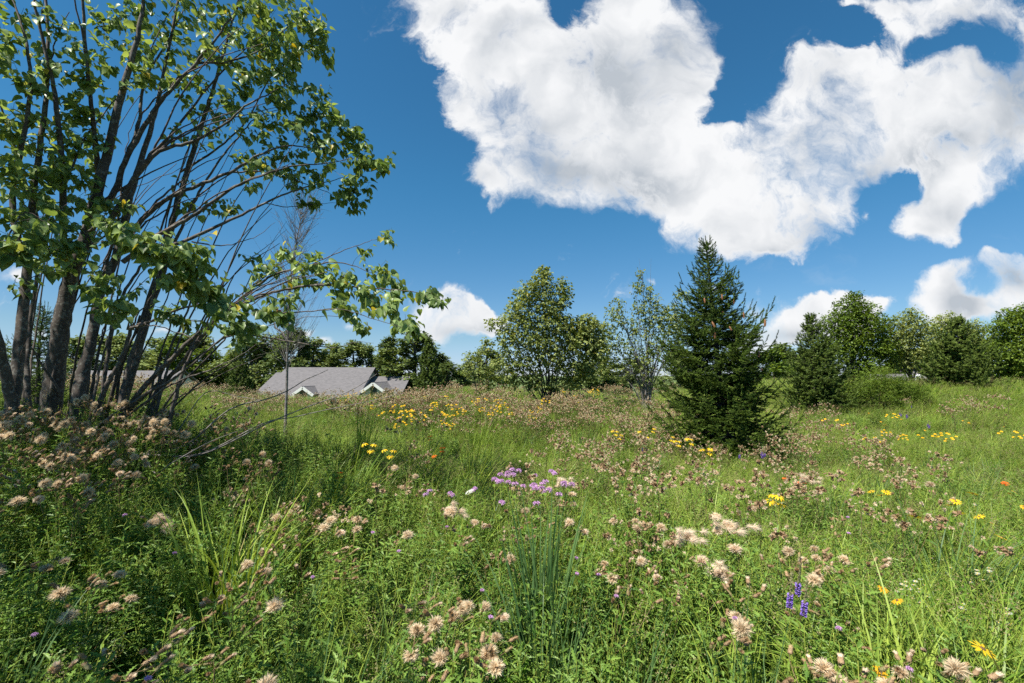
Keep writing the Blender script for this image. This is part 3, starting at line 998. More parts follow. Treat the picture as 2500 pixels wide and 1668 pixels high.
def px_blobs(B, d, dz=1.0):
    out = []
    for b in B:
        x, y, r = b[:3]
        w = b[3] if len(b) > 3 else 1.0
        rr = r / FPX * d
        rx, rz = rr, rr
        out.append((P(x, y, d + (b[4] if len(b) > 4 else 0)), (rx, rr * dz * 1.2, rz), w * (r / 30.0) ** 2))
    return out


def build_tree(name, label, base_px, d, blobs, nstems, per, tmpl, size, step, mat, barkm, seed, group=None, r0=.05, cat='tree', dz=1.0, bare=0, spread=.25, leafL=.35, droop=.4, wind=(.1, 0, 0), tlo=0, thi=1, stemtop=0.75):
    R = np.random.default_rng(seed)
    base = P(base_px[0], base_px[1], d)
    base[2] = float(H(base[0], base[1]))
    t = empty(name, base)
    tag(t, label, cat, group)
    wood, lb = MB(), MB()
    sk = Skeleton(80000)
    bl = px_blobs(blobs, d, dz)
    cs = np.array([b[0] for b in bl])
    for k in range(nstems):
        c = cs[k % len(cs)] + R.normal(0, .1, 3)
        b0 = base + np.array([R.normal(0, spread * .4), R.normal(0, spread * .4), -.05])
        top = base + (c - base) * np.array([1, 1, 1]) * (stemtop + .2 * R.random())
        mid = base + (top - base) * np.array([.32, .32, .5]) + R.normal(0, .06, 3)
        pts = smooth_path([b0, mid, top], 8)
        rad = np.linspace(r0 * R.uniform(.6, 1), r0 * .22, len(pts))
        sm = MB()
        tube(sm, pts - base, rad, 7, .7)
        sm.obj('stem' if nstems > 1 else 'trunk', barkm, t)
        sk.add(pts, rad)
    T = blob_points(bl, R, per * 5.5)
    T = T[np.argsort(np.linalg.norm(T - base, axis=1))]
    scale = np.linalg.norm(cs.max(0) - base) / 4.5
    for q in T:
        pts = twig_to(sk, wood, q, R, 3, .002 * max(scale, .8), .9, .06, 5, r0 * .5, .010)
        if pts is None:
            continue
        L = np.linalg.norm(pts[-1] - pts[0])
        leaf_spray(lb, pts - base, R, tmpl, size, step, wind, droop, .2, max(0, 1 - leafL / max(L, .01)), .6, tlo, thi)
    for k in range(bare):
        i = int(R.integers(0, nstems * 17))
        L = R.uniform(.4, 1.2)
        e = sk.p[i] + unit(sk.d[i] + R.normal(0, .3, 3) + [0, 0, .3]) * L
        tube(wood, np.stack([sk.p[i], (sk.p[i] + e) / 2 + R.normal(0, .03, 3), e]) - base, [.007, .004, .002], 3, .9)
    wood.obj('branches', barkm, t)
    lb.obj('crown', mat, t)
    return t


# ---- spruce
def needle_template(R, L=0.1, n=26, nl=0.02, w=0.0028):
    v, f = [], []
    for k in range(n):
        y = L * (k + .5) / n
        a = k * 2.4 + R.normal(0, .3)
        o = np.array([math.cos(a), 0, math.sin(a)])
        tip = np.array([0, y, 0]) + o * nl * .85 + np.array([0, nl * .75, 0])
        s = np.array([-math.sin(a), 0, math.cos(a)]) * w
        b = np.array([0, y, 0])
        i = len(v)
        v += [b - s, b + s, tip]
        f.append([i, i + 1, i + 2])
    return np.array(v), [np.array(f)]


def spruce_meshes(height, prof, seed, lev=0.13, nbr=8, seg=0.1, dens=1.0, base_h=0.12, needle=None, upturn=.25):
    """prof(h, az) = branch reach at height h"""
    R = np.random.default_rng(seed)
    nl = needle or (seg, 26, .02, .0028)
    nt = needle_template(R, *nl)
    wood, nb = MB(), MB()
    tp = np.array([[0, 0, -.05], [R.normal(0, .02), 0, height * .35], [R.normal(0, .02), R.normal(0, .02), height * .7], [0, 0, height * .97]])
    pts = smooth_path(tp, 6)
    tube(wood, pts, np.linspace(.018 * height + .01, .008, len(pts)), 8, .3)
    P0, D0 = [], []
    h = base_h
    lvl = 0
    while h < height * .965:
        f = h / height
        nb_here = max(3, int(round(nbr * (1 - .35 * f))))
        off = R.uniform(0, 6.28)
        for k in range(nb_here):
            az = off + k * 2 * math.pi / nb_here + R.normal(0, .22)
            L = prof(h, az) * R.uniform(.60, 1.15)
            if L < .05:
                continue
            hh = h + R.normal(0, lev * .35)
            rise = (-.10 + .75 * f ** 1.3) + R.normal(0, .08)
            n = max(4, int(L / .1) + 2)
            s = np.linspace(0, 1, n)
            zz = hh + L * (rise * s - .20 * (1 - f) * np.sin(s * math.pi) + upturn * s ** 3)
            a2 = az + R.normal(0, .12) * s
            bp = np.stack([np.cos(a2) * L * s, np.sin(a2) * L * s, zz], -1)
            tube(wood, bp, np.linspace(.006 + .007 * L, .002, n), 3, .2)
            bd = unit(np.gradient(bp, axis=0))
            # needles on the leader of the branch
            m = max(2, int(L * .75 / seg))
            ss = np.linspace(.22, .97, m)
            q = np.stack([np.interp(ss, s, bp[:, i]) for i in range(3)], -1)
            qd = np.stack([np.interp(ss, s, bd[:, i]) for i in range(3)], -1)
            P0.append(q)
            D0.append(qd)
            # a young shoot beyond the tip, turned upward
            if R.random() < .8:
                sl = min(.22, L * .28) * R.uniform(.5, 1.2) * (.5 + .9 * f)
                c = max(1, int(sl / (seg * .7)))
                k3 = (np.arange(c) + .4)[:, None] * seg * .7
                ud = unit(bd[-1] * (1 - .3 * f) + np.array([0, 0, .25 + .8 * f]))
                P0.append(bp[-1] + ud * k3)
                D0.append(np.repeat(ud[None], c, 0) + R.normal(0, .05, (c, 3)))
            # side twigs
            nt_ = max(2, int(L / .075 * dens))
            for u in range(nt_):
                su = R.uniform(.18, .98)
                o = np.array([np.interp(su, s, bp[:, i]) for i in range(3)])
                od = np.array([np.interp(su, s, bd[:, i]) for i in range(3)])
                sd = unit(np.cross(od, [0, 0, 1])) * (1 if u % 2 else -1)
                tl = min(.42, .50 * L) * (1.05 - su * .75) * R.uniform(.6, 1.15)
                td = unit(od * .75 + sd * .75 + np.array([0, 0, R.normal(-.05 - .22 * (1 - f), .16)]))
                c = max(1, int(tl / (seg * .8)))
                k2 = (np.arange(c) * seg * .8)[:, None]
                cc = o + td * k2 + np.array([0, 0, 1.]) * (-.10 * (1 - f) * (k2 ** 1.0))
                P0.append(cc)
                D0.append(np.repeat(td[None], c, 0) + R.normal(0, .14, (c, 3)))
                if tl > .2:
                    for w_ in range(2):
                        ee = o + td * tl * R.uniform(.35, .8)
                        dd = unit(td + np.cross(td, [0, 0, 1]) * R.choice([-.8, .8]) + R.normal(0, .2, 3))
                        P0.append((ee[None]))
                        D0.append(dd[None])
        h += lev * R.uniform(.8, 1.2) * (1 - .25 * f)
        lvl += 1
    # leader shoots
    for (dx, dy, hh, ln) in [(0, 0, height * .93, .07), (.05, .02, height * .93, .05)]:
        c = max(2, int(height * ln / (seg * .7)))
        k2 = (np.arange(c) * seg * .7)[:, None]
        P0.append(np.array([dx, dy, hh]) + k2 * np.array([dx * .3, 0, 1.]))
        D0.append(np.repeat(np.array([[dx * .3, 0, 1.]]), c, 0))
    PP, DD = np.vstack(P0), np.vstack(D0)
    M = frames(DD, R.normal(0, 1, PP.shape)) * R.uniform(.85, 1.15, len(PP))[:, None, None]
    nb.inst(nt[0], nt[1], M, PP, np.clip(R.normal(.45, .25, len(PP)), 0, 1))
    return wood, nb, PP


def cone_mesh():
    mb = MB()
    L, r = .13, .019
    t = np.linspace(0, 1, 9)
    rad = r * np.sin(np.clip(t * .92 + .06, 0, 1) * math.pi) ** .6
    pts = np.stack([0 * t, 0 * t, -t * L], -1)
    tube(mb, pts, rad, 8, .5, cap=True)
    # scales
    for i in range(11):
        for k in range(7):
            a = (k + .5 * (i % 2)) * 2 * math.pi / 7
            z = -L * (.05 + .9 * i / 11)
            rr = float(np.interp(-z / L, t, rad))
            o = np.array([math.cos(a), math.sin(a), 0])
            s = np.array([-math.sin(a), math.cos(a), 0]) * .007
            b = o * rr * .9 + [0, 0, z]
            mb.add([b - s, b + s, o * (rr + .004) + [0, 0, z - .013]], [[0, 1, 2]], .9 if (i + k) % 2 else .2)
    return mb.mesh('cone', M_SPCONE)


def build_main_spruce():
    d = 9.0
    base = P(1772, 1085, d)
    base[2] = float(H(base[0], base[1]))
    top = P(1738, 566, d)
    height = top[2] - base[2]
    t = empty('spruce_tree', base)
    tag(t, 'tall dark spruce hung with brown cones, nearest conifer right of centre', 'tree')
    # reach left / right against height, metres, read at the photo's scale
    ys = np.array([1085, 1040, 980, 900, 850, 800, 765, 730, 700, 660, 630, 600, 572])
    lf = np.array([150, 172, 160, 138, 140, 118, 72, 76, 66, 30, 20, 11, 5]) / FPX * d
    rt = np.array([165, 172, 146, 128, 124, 116, 84, 74, 70, 35, 24, 13, 5]) / FPX * d
    hs = (1085 - ys) / (1085 - 572) * height

    def prof(h, az):
        c = .5 + .5 * math.cos(az)
        l, r = np.interp(h, hs, lf), np.interp(h, hs, rt)
        return float(l * (1 - c) + r * c)

    wood, nb, PP = spruce_meshes(height, prof, 77, (.13), 10, .085, 2.3, .10, (.085, 34, .024, .0042))
    # axis leans a little to the left towards the top
    lean = (top[0] - base[0]) / height

    def sh(mb):
        for v in mb.v:
            v[:, 0] += v[:, 2] * lean
    sh(wood)
    sh(nb)
    PP = PP.copy()
    PP[:, 0] += PP[:, 2] * lean
    wood.obj('trunk', M_DARKBARK, t)
    nb.obj('crown', M_NEEDLE, t)
    cm = cone_mesh()
    R = np.random.default_rng(3)
    for (px, py) in [(1716, 800), (1718, 818), (1757, 813), (1816, 797), (1808, 868), (1862, 905), (1860, 868), (1627, 862), (1604, 905), (1755, 762), (1797, 772), (1698, 742), (1830, 745), (1790, 740), (1820, 900), (1745, 735)]:
        target = P(px, py, d) - base
        q = PP[np.abs(PP[:, 0] - target[0]) + np.abs(PP[:, 2] - target[2] - .06) < .09]
        q = q[np.hypot(q[:, 0] - q[:, 2] * lean, q[:, 1]) < .97 * np.hypot(q[:, 0] - q[:, 2] * lean, q[:, 1]).max()] if len(q) > 6 else q[:0]
        if len(q) == 0:
            continue
        q = q[np.argmin(q[:, 1])]
        part('cone', cm, t, (q[0], q[1] - .025, q[2] - .01), (R.normal(0, .12), R.normal(0, .12), R.uniform(0, 6)), R.uniform(.85, 1.1))


def far_spruce(name, label, px, pybase, pytop, d, halfL, halfR, seed, mat=None, group=None, lev=.2, grow=1.0, seg=.13, power=1.05):
    base = P(px, pybase, d)
    base[2] = float(H(base[0], base[1])) - .05
    top = P(px, pytop, d)
    height = top[2] - base[2]
    L, Rr = halfL / FPX * d, halfR / FPX * d
    t = empty(name, base)
    tag(t, label, 'tree', group)

    def prof(h, az):
        c = .5 + .5 * math.cos(az)
        f = h / height
        e = (1 - f) ** power * (1 if f > .12 else .75 + 2 * f)
        return float((L * (1 - c) + Rr * c) * e)

    k = d / 9.0
    wood, nb, PP = spruce_meshes(height, prof, seed, lev * .8, 10, seg, 1.6, .15, (seg, 20, .026 * min(k, 2.2), .0055 * min(k, 2.5)))
    wood.obj('trunk', M_DARKBARK, t)
    nb.obj('crown', mat or M_NEEDLE2, t)
    return t


if STAGE != 'sky':
    build_left_tree()
    build_dead_sapling()
    build_main_spruce()
    BACK = 'trees around the meadow'
    build_tree('deciduous_tree', 'leafy many-stemmed tree in the centre, standing left of the sparse tree', (1340, 975), 14.0,
               [(1325, 672, 24, 1.2), (1318, 700, 30), (1285, 715, 32), (1372, 700, 22), (1375, 730, 22), (1335, 745, 40), (1270, 760, 38), (1355, 790, 42), (1235, 795, 28, .8), (1198, 790, 13, 1.2),
                (1300, 810, 48), (1375, 790, 22), (1245, 830, 36, .8), (1188, 836, 16, .8), (1400, 800, 26, 1.2), (1428, 792, 28, 1.3), (1462, 797, 20, 1.2), (1410, 825, 30, 1.2), (1455, 830, 24, 1.1), (1400, 840, 42), (1445, 850, 30), (1340, 860, 46), (1270, 880, 36, .8), (1385, 890, 34, .8),
                (1435, 880, 26, .8), (1225, 880, 26, .6), (1310, 915, 26, .4), (1385, 920, 20, .4), (1180, 855, 12, .6), (1430, 820, 30, 1.2), (1460, 850, 26, 1.2), (1250, 920, 26, 1), (1300, 930, 26, 1), (1400, 925, 26, 1), (1440, 905, 24, 1), (1350, 935, 24, 1)],
               16, 29, OVAL, .098, .047, M_TREELEAF, M_DARKBARK, 31, BACK, .035, stemtop=.65)
    build_tree('deciduous_tree', 'sparse tree with bare grey twigs just left of the tall spruce', (1578, 945), 17.0,
               [(1563, 668, 12, 1.0), (1556, 700, 18), (1580, 705, 18, .8), (1592, 735, 22, .8), (1565, 750, 24, 1), (1610, 760, 28, .9), (1640, 765, 26, .9), (1662, 720, 18, .8), (1655, 790, 28, .9), (1625, 800, 28, .9), (1590, 790, 28, .8), (1560, 800, 28, .8), (1600, 850, 34, .7), (1560, 870, 34, .7), (1580, 910, 30, .6),
                (1500, 765, 22), (1522, 785, 24, .8), (1488, 800, 22), (1480, 830, 30, .9), (1520, 840, 28, .6), (1550, 820, 18, .4), (1490, 870, 26, .5), (1640, 840, 24, .4), (1510, 740, 18, .6), (1500, 900, 30, .6), (1530, 880, 30, .5), (1620, 880, 30, .5), (1660, 830, 30, .7), (1465, 860, 28, .9), (1470, 900, 26, .8)],
               24, 24, OVAL, .095, .055, M_TREELEAF, M_DEAD, 32, BACK, .035, bare=330, stemtop=.8, spread=.35)
    build_tree('deciduous_tree', 'pale green low tree left of the leafy centre tree', (1165, 960), 17.0,
               [(1150, 880, 24), (1180, 900, 26), (1215, 900, 24), (1140, 905, 20), (1200, 930, 24), (1170, 860, 14, .6)],
               8, 34, OVAL, .085, .05, M_TREELEAF, M_DARKBARK, 33, BACK, .025)
    far_spruce('spruce_tree', 'dark spruce right of the tall cone-hung spruce, beside the grey-green shrub', 1990, 985, 762, 15.5, 88, 140, 41, None, BACK, .16)
    far_spruce('spruce_tree', 'broad dark spruce at the right edge of the meadow among leafy trees', 2350, 960, 778, 18, 115, 105, 42, None, BACK, .17, power=.9)
    far_spruce('spruce_tree', 'pointed spruce in front of the leafy tree right of the roof', 1045, 955, 822, 21, 48, 52, 43, None, BACK, .2)
    far_spruce('spruce_tree', 'small dark spruce seen between the low limbs, left of the roof', 585, 925, 815, 26, 42, 42, 44, None, BACK, .24)
    far_spruce('spruce_tree', 'dark spruce behind the leftmost trunks', 95, 930, 735, 9.5, 130, 60, 45, M_NEEDLE, BACK, .15)
    build_tree('maple_tree', 'tallest bright green maple at the right, behind the second spruce', (2080, 940), 23.0,
               [(2083, 725, 18), (2075, 755, 34), (2110, 765, 30), (2040, 790, 34), (2090, 800, 44), (2140, 800, 34), (2055, 840, 42), (2110, 850, 44), (2155, 850, 32), (2020, 850, 30), (2090, 900, 50, .7)],
               8, 74, QUADLEAF, .12, .055, M_MAPLE, M_DARKBARK, 34, BACK, .07)
    build_tree('deciduous_tree', 'round leafy tree on dark stems between the maple and the broad right spruce', (2225, 925), 23.0,
               [(2222, 775, 24), (2195, 800, 30), (2240, 805, 32), (2185, 835, 30), (2230, 845, 40), (2265, 850, 26), (2210, 875, 30, .8), (2160, 860, 20, .8)],
               9, 74, QUADLEAF, .115, .055, M_TREELEAF, M_DARKBARK, 35, BACK, .05)
    build_tree('deciduous_tree', 'pale leafy tree whose top shows left of the broad right spruce', (2300, 940), 27.0,
               [(2310, 785, 24), (2285, 800, 20), (2330, 800, 26), (2380, 800, 22), (2300, 830, 34), (2350, 840, 40), (2390, 830, 30), (2310, 880, 40)],
               8, 70, QUADLEAF, .125, .06, M_TREELEAF, M_DARKBARK, 36, BACK, .07)
    build_tree('deciduous_tree', 'dense green tree cut off by the right edge of the view', (2485, 960), 21.0,
               [(2470, 775, 26), (2500, 770, 30), (2440, 800, 24), (2485, 820, 44), (2450, 860, 40), (2500, 880, 50), (2420, 850, 20), (2530, 820, 50), (2460, 920, 34), (2560, 900, 50)],
               9, 74, QUADLEAF, .115, .055, M_MAPLE, M_DARKBARK, 37, BACK, .07)
    build_tree('shrub', 'fine-leaved grey-green shrub between the two right-hand spruces', (2140, 975), 15.0,
               [(2150, 925, 30, 1), (2110, 940, 28, 1), (2185, 940, 30, 1), (2150, 960, 40, 1), (2220, 955, 26), (2080, 960, 26), (2250, 965, 22)],
               16, 40, LANCE, .10, .022, M_MAPLE, M_BROWNSTEM, 38, BACK, .014, cat='shrub', leafL=.6, droop=-.2)


# ------------------------------------------------------------------ houses beyond the crest
def shingle_mat():
    m = bpy.data.materials.new('asphalt_shingle')
    m.use_nodes = True
    nt = m.node_tree
    nt.nodes.clear()
    N = NT(nt)
    tex = N.n('ShaderNodeTexCoord')
    br = N.n('ShaderNodeTexBrick')
    N.put(br.inputs['Vector'], tex.outputs['UV'])
    br.inputs['Color1'].default_value = (0.135, 0.125, 0.125, 1)
    br.inputs['Color2'].default_value = (0.09, 0.085, 0.085, 1)
    br.inputs['Mortar'].default_value = (0.10, 0.095, 0.095, 1)
    br.inputs['Scale'].default_value = 1.0
    br.inputs['Brick Width'].default_value = 0.33
    br.inputs['Row Height'].default_value = 0.15
    br.inputs['Mortar Size'].default_value = 0.012
    c = N.mix(N.smooth(N.noise(tex.outputs['UV'], 3.0, 6, 0.7), 0.3, 0.7, 0, .4), br.outputs['Color'], (0.17, 0.16, 0.16))
    pr = N.n('ShaderNodeBsdfPrincipled')
    N.put(pr.inputs['Base Color'], c)
    pr.inputs['Roughness'].default_value = 0.9
    o = N.n('ShaderNodeOutputMaterial')
    N.put(o.inputs[0], pr.outputs[0])
    return m


M_SHINGLE = shingle_mat()
M_SIDING = plain_mat('pale_siding', (0.62, 0.60, 0.55), 0.7, (0.52, 0.50, 0.46), 3)
M_TRIM = plain_mat('white_trim', (0.80, 0.80, 0.78), 0.5, (0.74, 0.74, 0.72), 3)
M_PANE = plain_mat('window_glass', (0.05, 0.06, 0.07), 0.1, (0.04, 0.05, 0.06), 3)


def box(mb, x0, x1, y0, y1, z0, z1, tint=.5):
    v = [(x, y, z) for z in (z0, z1) for y in (y0, y1) for x in (x0, x1)]
    mb.add(v, [[0, 2, 3, 1], [4, 5, 7, 6], [0, 1, 5, 4], [2, 6, 7, 3], [0, 4, 6, 2], [1, 3, 7, 5]], tint)


def slab_roof(name, corners, parent, th=.12):
    """one sloping roof face with thickness; corners eave-left, eave-right, ridge-right, ridge-left"""
    c = np.array(corners, float)
    n = unit(np.cross(c[1] - c[0], c[3] - c[0]))
    v = np.vstack([c, c - n * th])
    me = bpy.data.meshes.new(name)
    me.from_pydata([tuple(p) for p in v], [], [(0, 1, 2, 3), (7, 6, 5, 4), (0, 4, 5, 1), (1, 5, 6, 2), (2, 6, 7, 3), (3, 7, 4, 0)])
    uvl = me.uv_layers.new(name='UVMap')
    ex = unit(c[1] - c[0])
    ey = np.cross(n, ex)
    for li, l in enumerate(me.loops):
        p = v[l.vertex_index] - c[0]
        uvl.data[li].uv = (float(p @ ex), float(p @ ey))
    me.materials.append(M_SHINGLE)
    at = me.attributes.new('tint', 'FLOAT', 'POINT')
    o = bpy.data.objects.new(name, me)
    COL.objects.link(o)
    o.parent = parent
    return o


def bar(mb, a, b, w, h):
    a, b = np.array(a, float), np.array(b, float)
    d = unit(b - a)
    s = unit(np.cross(d, [0, 1, 0])) * h / 2
    y = np.array([0, w / 2, 0])
    v = []
    for p in (a, b):
        v += [p - s - y, p + s - y, p + s + y, p - s + y]
    mb.add(v, [[0, 1, 2, 3], [7, 6, 5, 4], [0, 4, 5, 1], [1, 5, 6, 2], [2, 6, 7, 3], [3, 7, 4, 0]], .5)


def house(label, px0, px1, pyridge, d, wings, gables, run=6.2, drop=3.4, group='houses beyond the meadow'):
    a, b = P(px0, pyridge, d), P(px1, pyridge, d)
    g = float(H((a[0] + b[0]) / 2, d))
    base = np.array([(a[0] + b[0]) / 2, d, g])
    t = empty('house', base)
    tag(t, label, 'house', group)
    W2 = (b[0] - a[0]) / 2
    zr = a[2] - g
    ze = zr - drop
    wl = MB()
    box(wl, -W2 + .35, W2 - .35, -run + .5, run - .5, -.4, ze - .02)
    # end gable walls
    for sx in (-1, 1):
        x = sx * (W2 - .35)
        wl.add([(x, -run + .5, ze - .02), (x, run - .5, ze - .02), (x, 0, zr - .3), (x - sx * .15, -run + .5, ze - .02), (x - sx * .15, run - .5, ze - .02), (x - sx * .15, 0, zr - .3)],
               [[0, 1, 2], [5, 4, 3]])
    wl.obj('wall', M_SIDING, t)
    slab_roof('roof', [(-W2, -run, ze), (W2, -run, ze), (W2, 0, zr), (-W2, 0, zr)], t)
    slab_roof('roof', [(W2, run, ze), (-W2, run, ze), (-W2, 0, zr - .003), (W2, 0, zr - .003)], t)
    fa = MB()
    box(fa, -W2 - .02, W2 + .02, -run - .06, -run - .003, ze - .22, ze - .01)
    fa.obj('fascia', M_TRIM, t)
    for (wx0, wx1, dz) in wings:
        x0, x1 = P(wx0, pyridge, d)[0] - base[0], P(wx1, pyridge, d)[0] - base[0]
        z1, z0 = zr - dz, ze - dz * .4
        wg = MB()
        box(wg, x0 + .3, x1 - .3, -run + .9, run - .9, -.4, z0 - .03)
        wg.obj('wing_wall', M_SIDING, t)
        slab_roof('wing_roof', [(x0, -run + .4, z0), (x1, -run + .4, z0), (x1, 0, z1), (x0, 0, z1)], t)
        slab_roof('wing_roof', [(x1, run - .4, z0), (x0, run - .4, z0), (x0, 0, z1 - .003), (x1, 0, z1 - .003)], t)
    for (gx, gy, hw) in gables:
        yk = -run - 1.2
        c = P(gx, gy, d + yk)
        x, z = c[0] - base[0], c[2] - g
        w = hw / FPX * d
        h = w * .72
        s1 = slab_roof('gable_roof', [(x - w, yk, z - h), (x - w, 0, z - h), (x, 0, z), (x, yk, z)][::-1], t, -.1)
        s2 = slab_roof('gable_roof', [(x + w, yk, z - h), (x + w, 0, z - h), (x, 0, z + .002), (x, yk, z + .002)], t, .1)
        gw = MB()
        gw.add([(x - w + .15, yk + .3, z - h - 2.2), (x + w - .15, yk + .3, z - h - 2.2), (x + w - .15, yk + .3, z - h), (x, yk + .3, z - .12), (x - w + .15, yk + .3, z - h)], [[0, 1, 2, 3, 4]])
        gw.obj('gable_wall', M_SIDING, t)
        tr = MB()
        bar(tr, (x - w - .05, yk - .02, z - h - .12), (x, yk - .02, z - .08), .08, .30)
        bar(tr, (x + w + .05, yk - .02, z - h - .12), (x, yk - .02, z - .08), .08, .30)
        tr.obj('gable_trim', M_TRIM, t)
        wn_ = MB()
        box(wn_, x - .35, x + .35, yk + .25, yk + .29, z - h - .5, z - h * .45)
        wn_.obj('gable_window', M_PANE, t)
    return t


def wallclip():
    pass


if STAGE != 'sky':
    house('grey-roofed house with white gables straight behind the bare sapling', 700, 917, 897, 58, [(676, 712, .65), (905, 1003, 1.15)], [(912, 935, 24), (741, 945, 22)])
    house('grey roof seen between the trunks of the big left tree', 225, 455, 905, 56, [], [])
    house('grey roof glimpsed below the round tree at the right', 2165, 2320, 887, 52, [], [(2240, 915, 28)])

# ------------------------------------------------------------------ far row of trees
def far_tree_parts(seed, shape='round'):
    """trunk, limbs and a crown of leaf clumps, 12 m tall, as three meshes"""
    R = np.random.default_rng(seed)
    hgt = 12.0
    bl = []
    n = 26
    for k in range(n):
        f = (k + .5) / n
        z = hgt * (.10 + .82 * f)
        if shape == 'round':
            wd = 3.6 * math.sin(math.pi * min(.95, .22 + .72 * f)) + .3
        elif shape == 'tall':
            wd = 2.0 * (1.05 - .75 * f)
        else:
            wd = 4.2 * math.sin(math.pi * (.25 + .6 * f))
        a = R.uniform(0, 6.28)
        q = wd * R.uniform(.25, .85)
        rr = R.uniform(.8, 1.5) * (1.15 - .4 * f)
        bl.append(((math.cos(a) * q, math.sin(a) * q, z), (rr, rr, rr), 1.0))
    sk = Skeleton(30000)
    wood, tk, lb = MB(), MB(), MB()
    pts = smooth_path([[0, 0, -.2], [R.normal(0, .15), 0, 4], [R.normal(0, .3), R.normal(0, .3), 8], [0, 0, 11]], 6)
    rad = np.linspace(.28, .05, len(pts))
    tube(tk, pts, rad, 7, .5)
    sk.add(pts, rad)
    for b in bl:
        twig_to(sk, wood, np.array(b[0]), R, 4, .03, .6, .05, 6, .12, .03)
    T = blob_points(bl, R, 80)
    T = T[np.argsort(np.linalg.norm(T - [0, 0, 3], axis=1))]
    for q in T:
        pts = twig_to(sk, wood, q, R, 3, .012, .8, .05, 4, .05, .012)
        if pts is None:
            continue
        leaf_spray(lb, pts, R, QUADLEAF, .40, .12, (.05, 0, 0), .1, .1, max(0, 1 - .9 / max(.01, np.linalg.norm(pts[-1] - pts[0]))), .7)
    return tk.mesh('trunk', M_DARKBARK), wood.mesh('limbs', M_DARKBARK), lb


if STAGE != 'sky':
    protos = []
    for sd_, shp, mt in [(101, 'round', M_FARLEAF), (102, 'wide', M_FARLEAF), (103, 'round', M_DARKLEAF), (104, 'tall', M_DARKLEAF), (105, 'wide', M_MAPLE)]:
        a, b, c = far_tree_parts(sd_, shp)
        protos.append((a, b, c.mesh('crown', mt)))
    # px, top y, width scale, proto, distance, label
    FAR = [
        (-40, 800, 1.1, 1, 80, 'far tree at the very left edge behind the trunks'),
        (190, 820, 1.0, 0, 78, 'far tree between the second and third trunk of the big tree'),
        (262, 812, 1.1, 1, 84, 'far tree rising over the left end of the roof between the trunks'),
        (330, 822, 1.2, 1, 88, 'far tree above the middle of the roof between the trunks'),
        (405, 822, 1.2, 0, 82, 'pale far tree right of the roof between the trunks'),
        (462, 812, 1.2, 4, 78, 'bright far tree seen through the leaning limbs'),
        (520, 818, 1.2, 1, 84, 'far tree directly left of the small dark spruce'),
        (622, 815, 1.2, 0, 80, 'far tree directly right of the small dark spruce'),
        (668, 808, 1.1, 1, 86, 'far tree left of the bare sapling trunk'),
        (722, 802, 1.0, 2, 74, 'dark ivy-clad far tree just right of the bare sapling trunk'),
        (765, 822, 1.1, 1, 88, 'far tree above the left half of the white-gabled house'),
        (812, 838, 1.1, 0, 92, 'lower far tree above the middle of the white-gabled house'),
        (858, 832, 1.2, 2, 84, 'dense far tree above the right half of the white-gabled house'),
        (905, 838, 1.0, 1, 84, 'far tree above the right end of the main roof ridge'),
        (950, 822, .9, 3, 76, 'narrow dark far tree above the lower wing of the house'),
        (1012, 808, 1.3, 2, 62, 'big dark leafy tree right behind the pointed spruce'),
        (1075, 862, 1.2, 3, 66, 'dark rounded tree at the right foot of the pointed spruce'),
        (1100, 885, 1.6, 2, 56, 'low dark tree left of the pale green tree'),
        (1190, 852, 1.4, 2, 70, 'dark tree behind the pale green tree'),
        (1470, 872, 1.3, 2, 60, 'dark tree between the centre tree and the sparse tree'),
        (1420, 880, 1.2, 0, 66, 'muted green tree hidden behind the right side of the centre tree'),
        (1540, 876, 1.2, 2, 62, 'dark tree behind the bare twigs of the sparse tree'),
        (1660, 850, 1.2, 0, 64, 'muted tree showing left of the tall spruce'),
        (1915, 838, 1.2, 2, 64, 'dark tree right of the tall spruce'),
        (1880, 850, 1.2, 4, 48, 'lighter green tree close to the right flank of the tall spruce'),
        (1955, 850, 1.2, 2, 60, 'dark tree behind the left side of the second spruce'),
        (2175, 850, 1.3, 4, 52, 'green tree filling the gap between maple and round tree'),
        (2280, 850, 1.3, 2, 50, 'dark tree in the gap left of the broad right spruce'),
        (2420, 825, 1.3, 4, 48, 'green tree behind the right shoulder of the broad right spruce'),
    ]
    for i, (px, py, ws, pi, d, lab) in enumerate(FAR):
        top = P(px, py, d)
        g = float(H(top[0], d))
        k = (top[2] - g) / 11.6
        base = np.array([top[0], top[1], g])
        t = empty('far_tree', base, i * 1.9)
        t.scale = (k * ws * 1.3, k * ws * 1.3, k)
        tag(t, lab, 'tree', 'far row of trees')
        for nm, me in zip(('trunk', 'limbs', 'crown'), protos[pi]):
            part(nm, me, t)


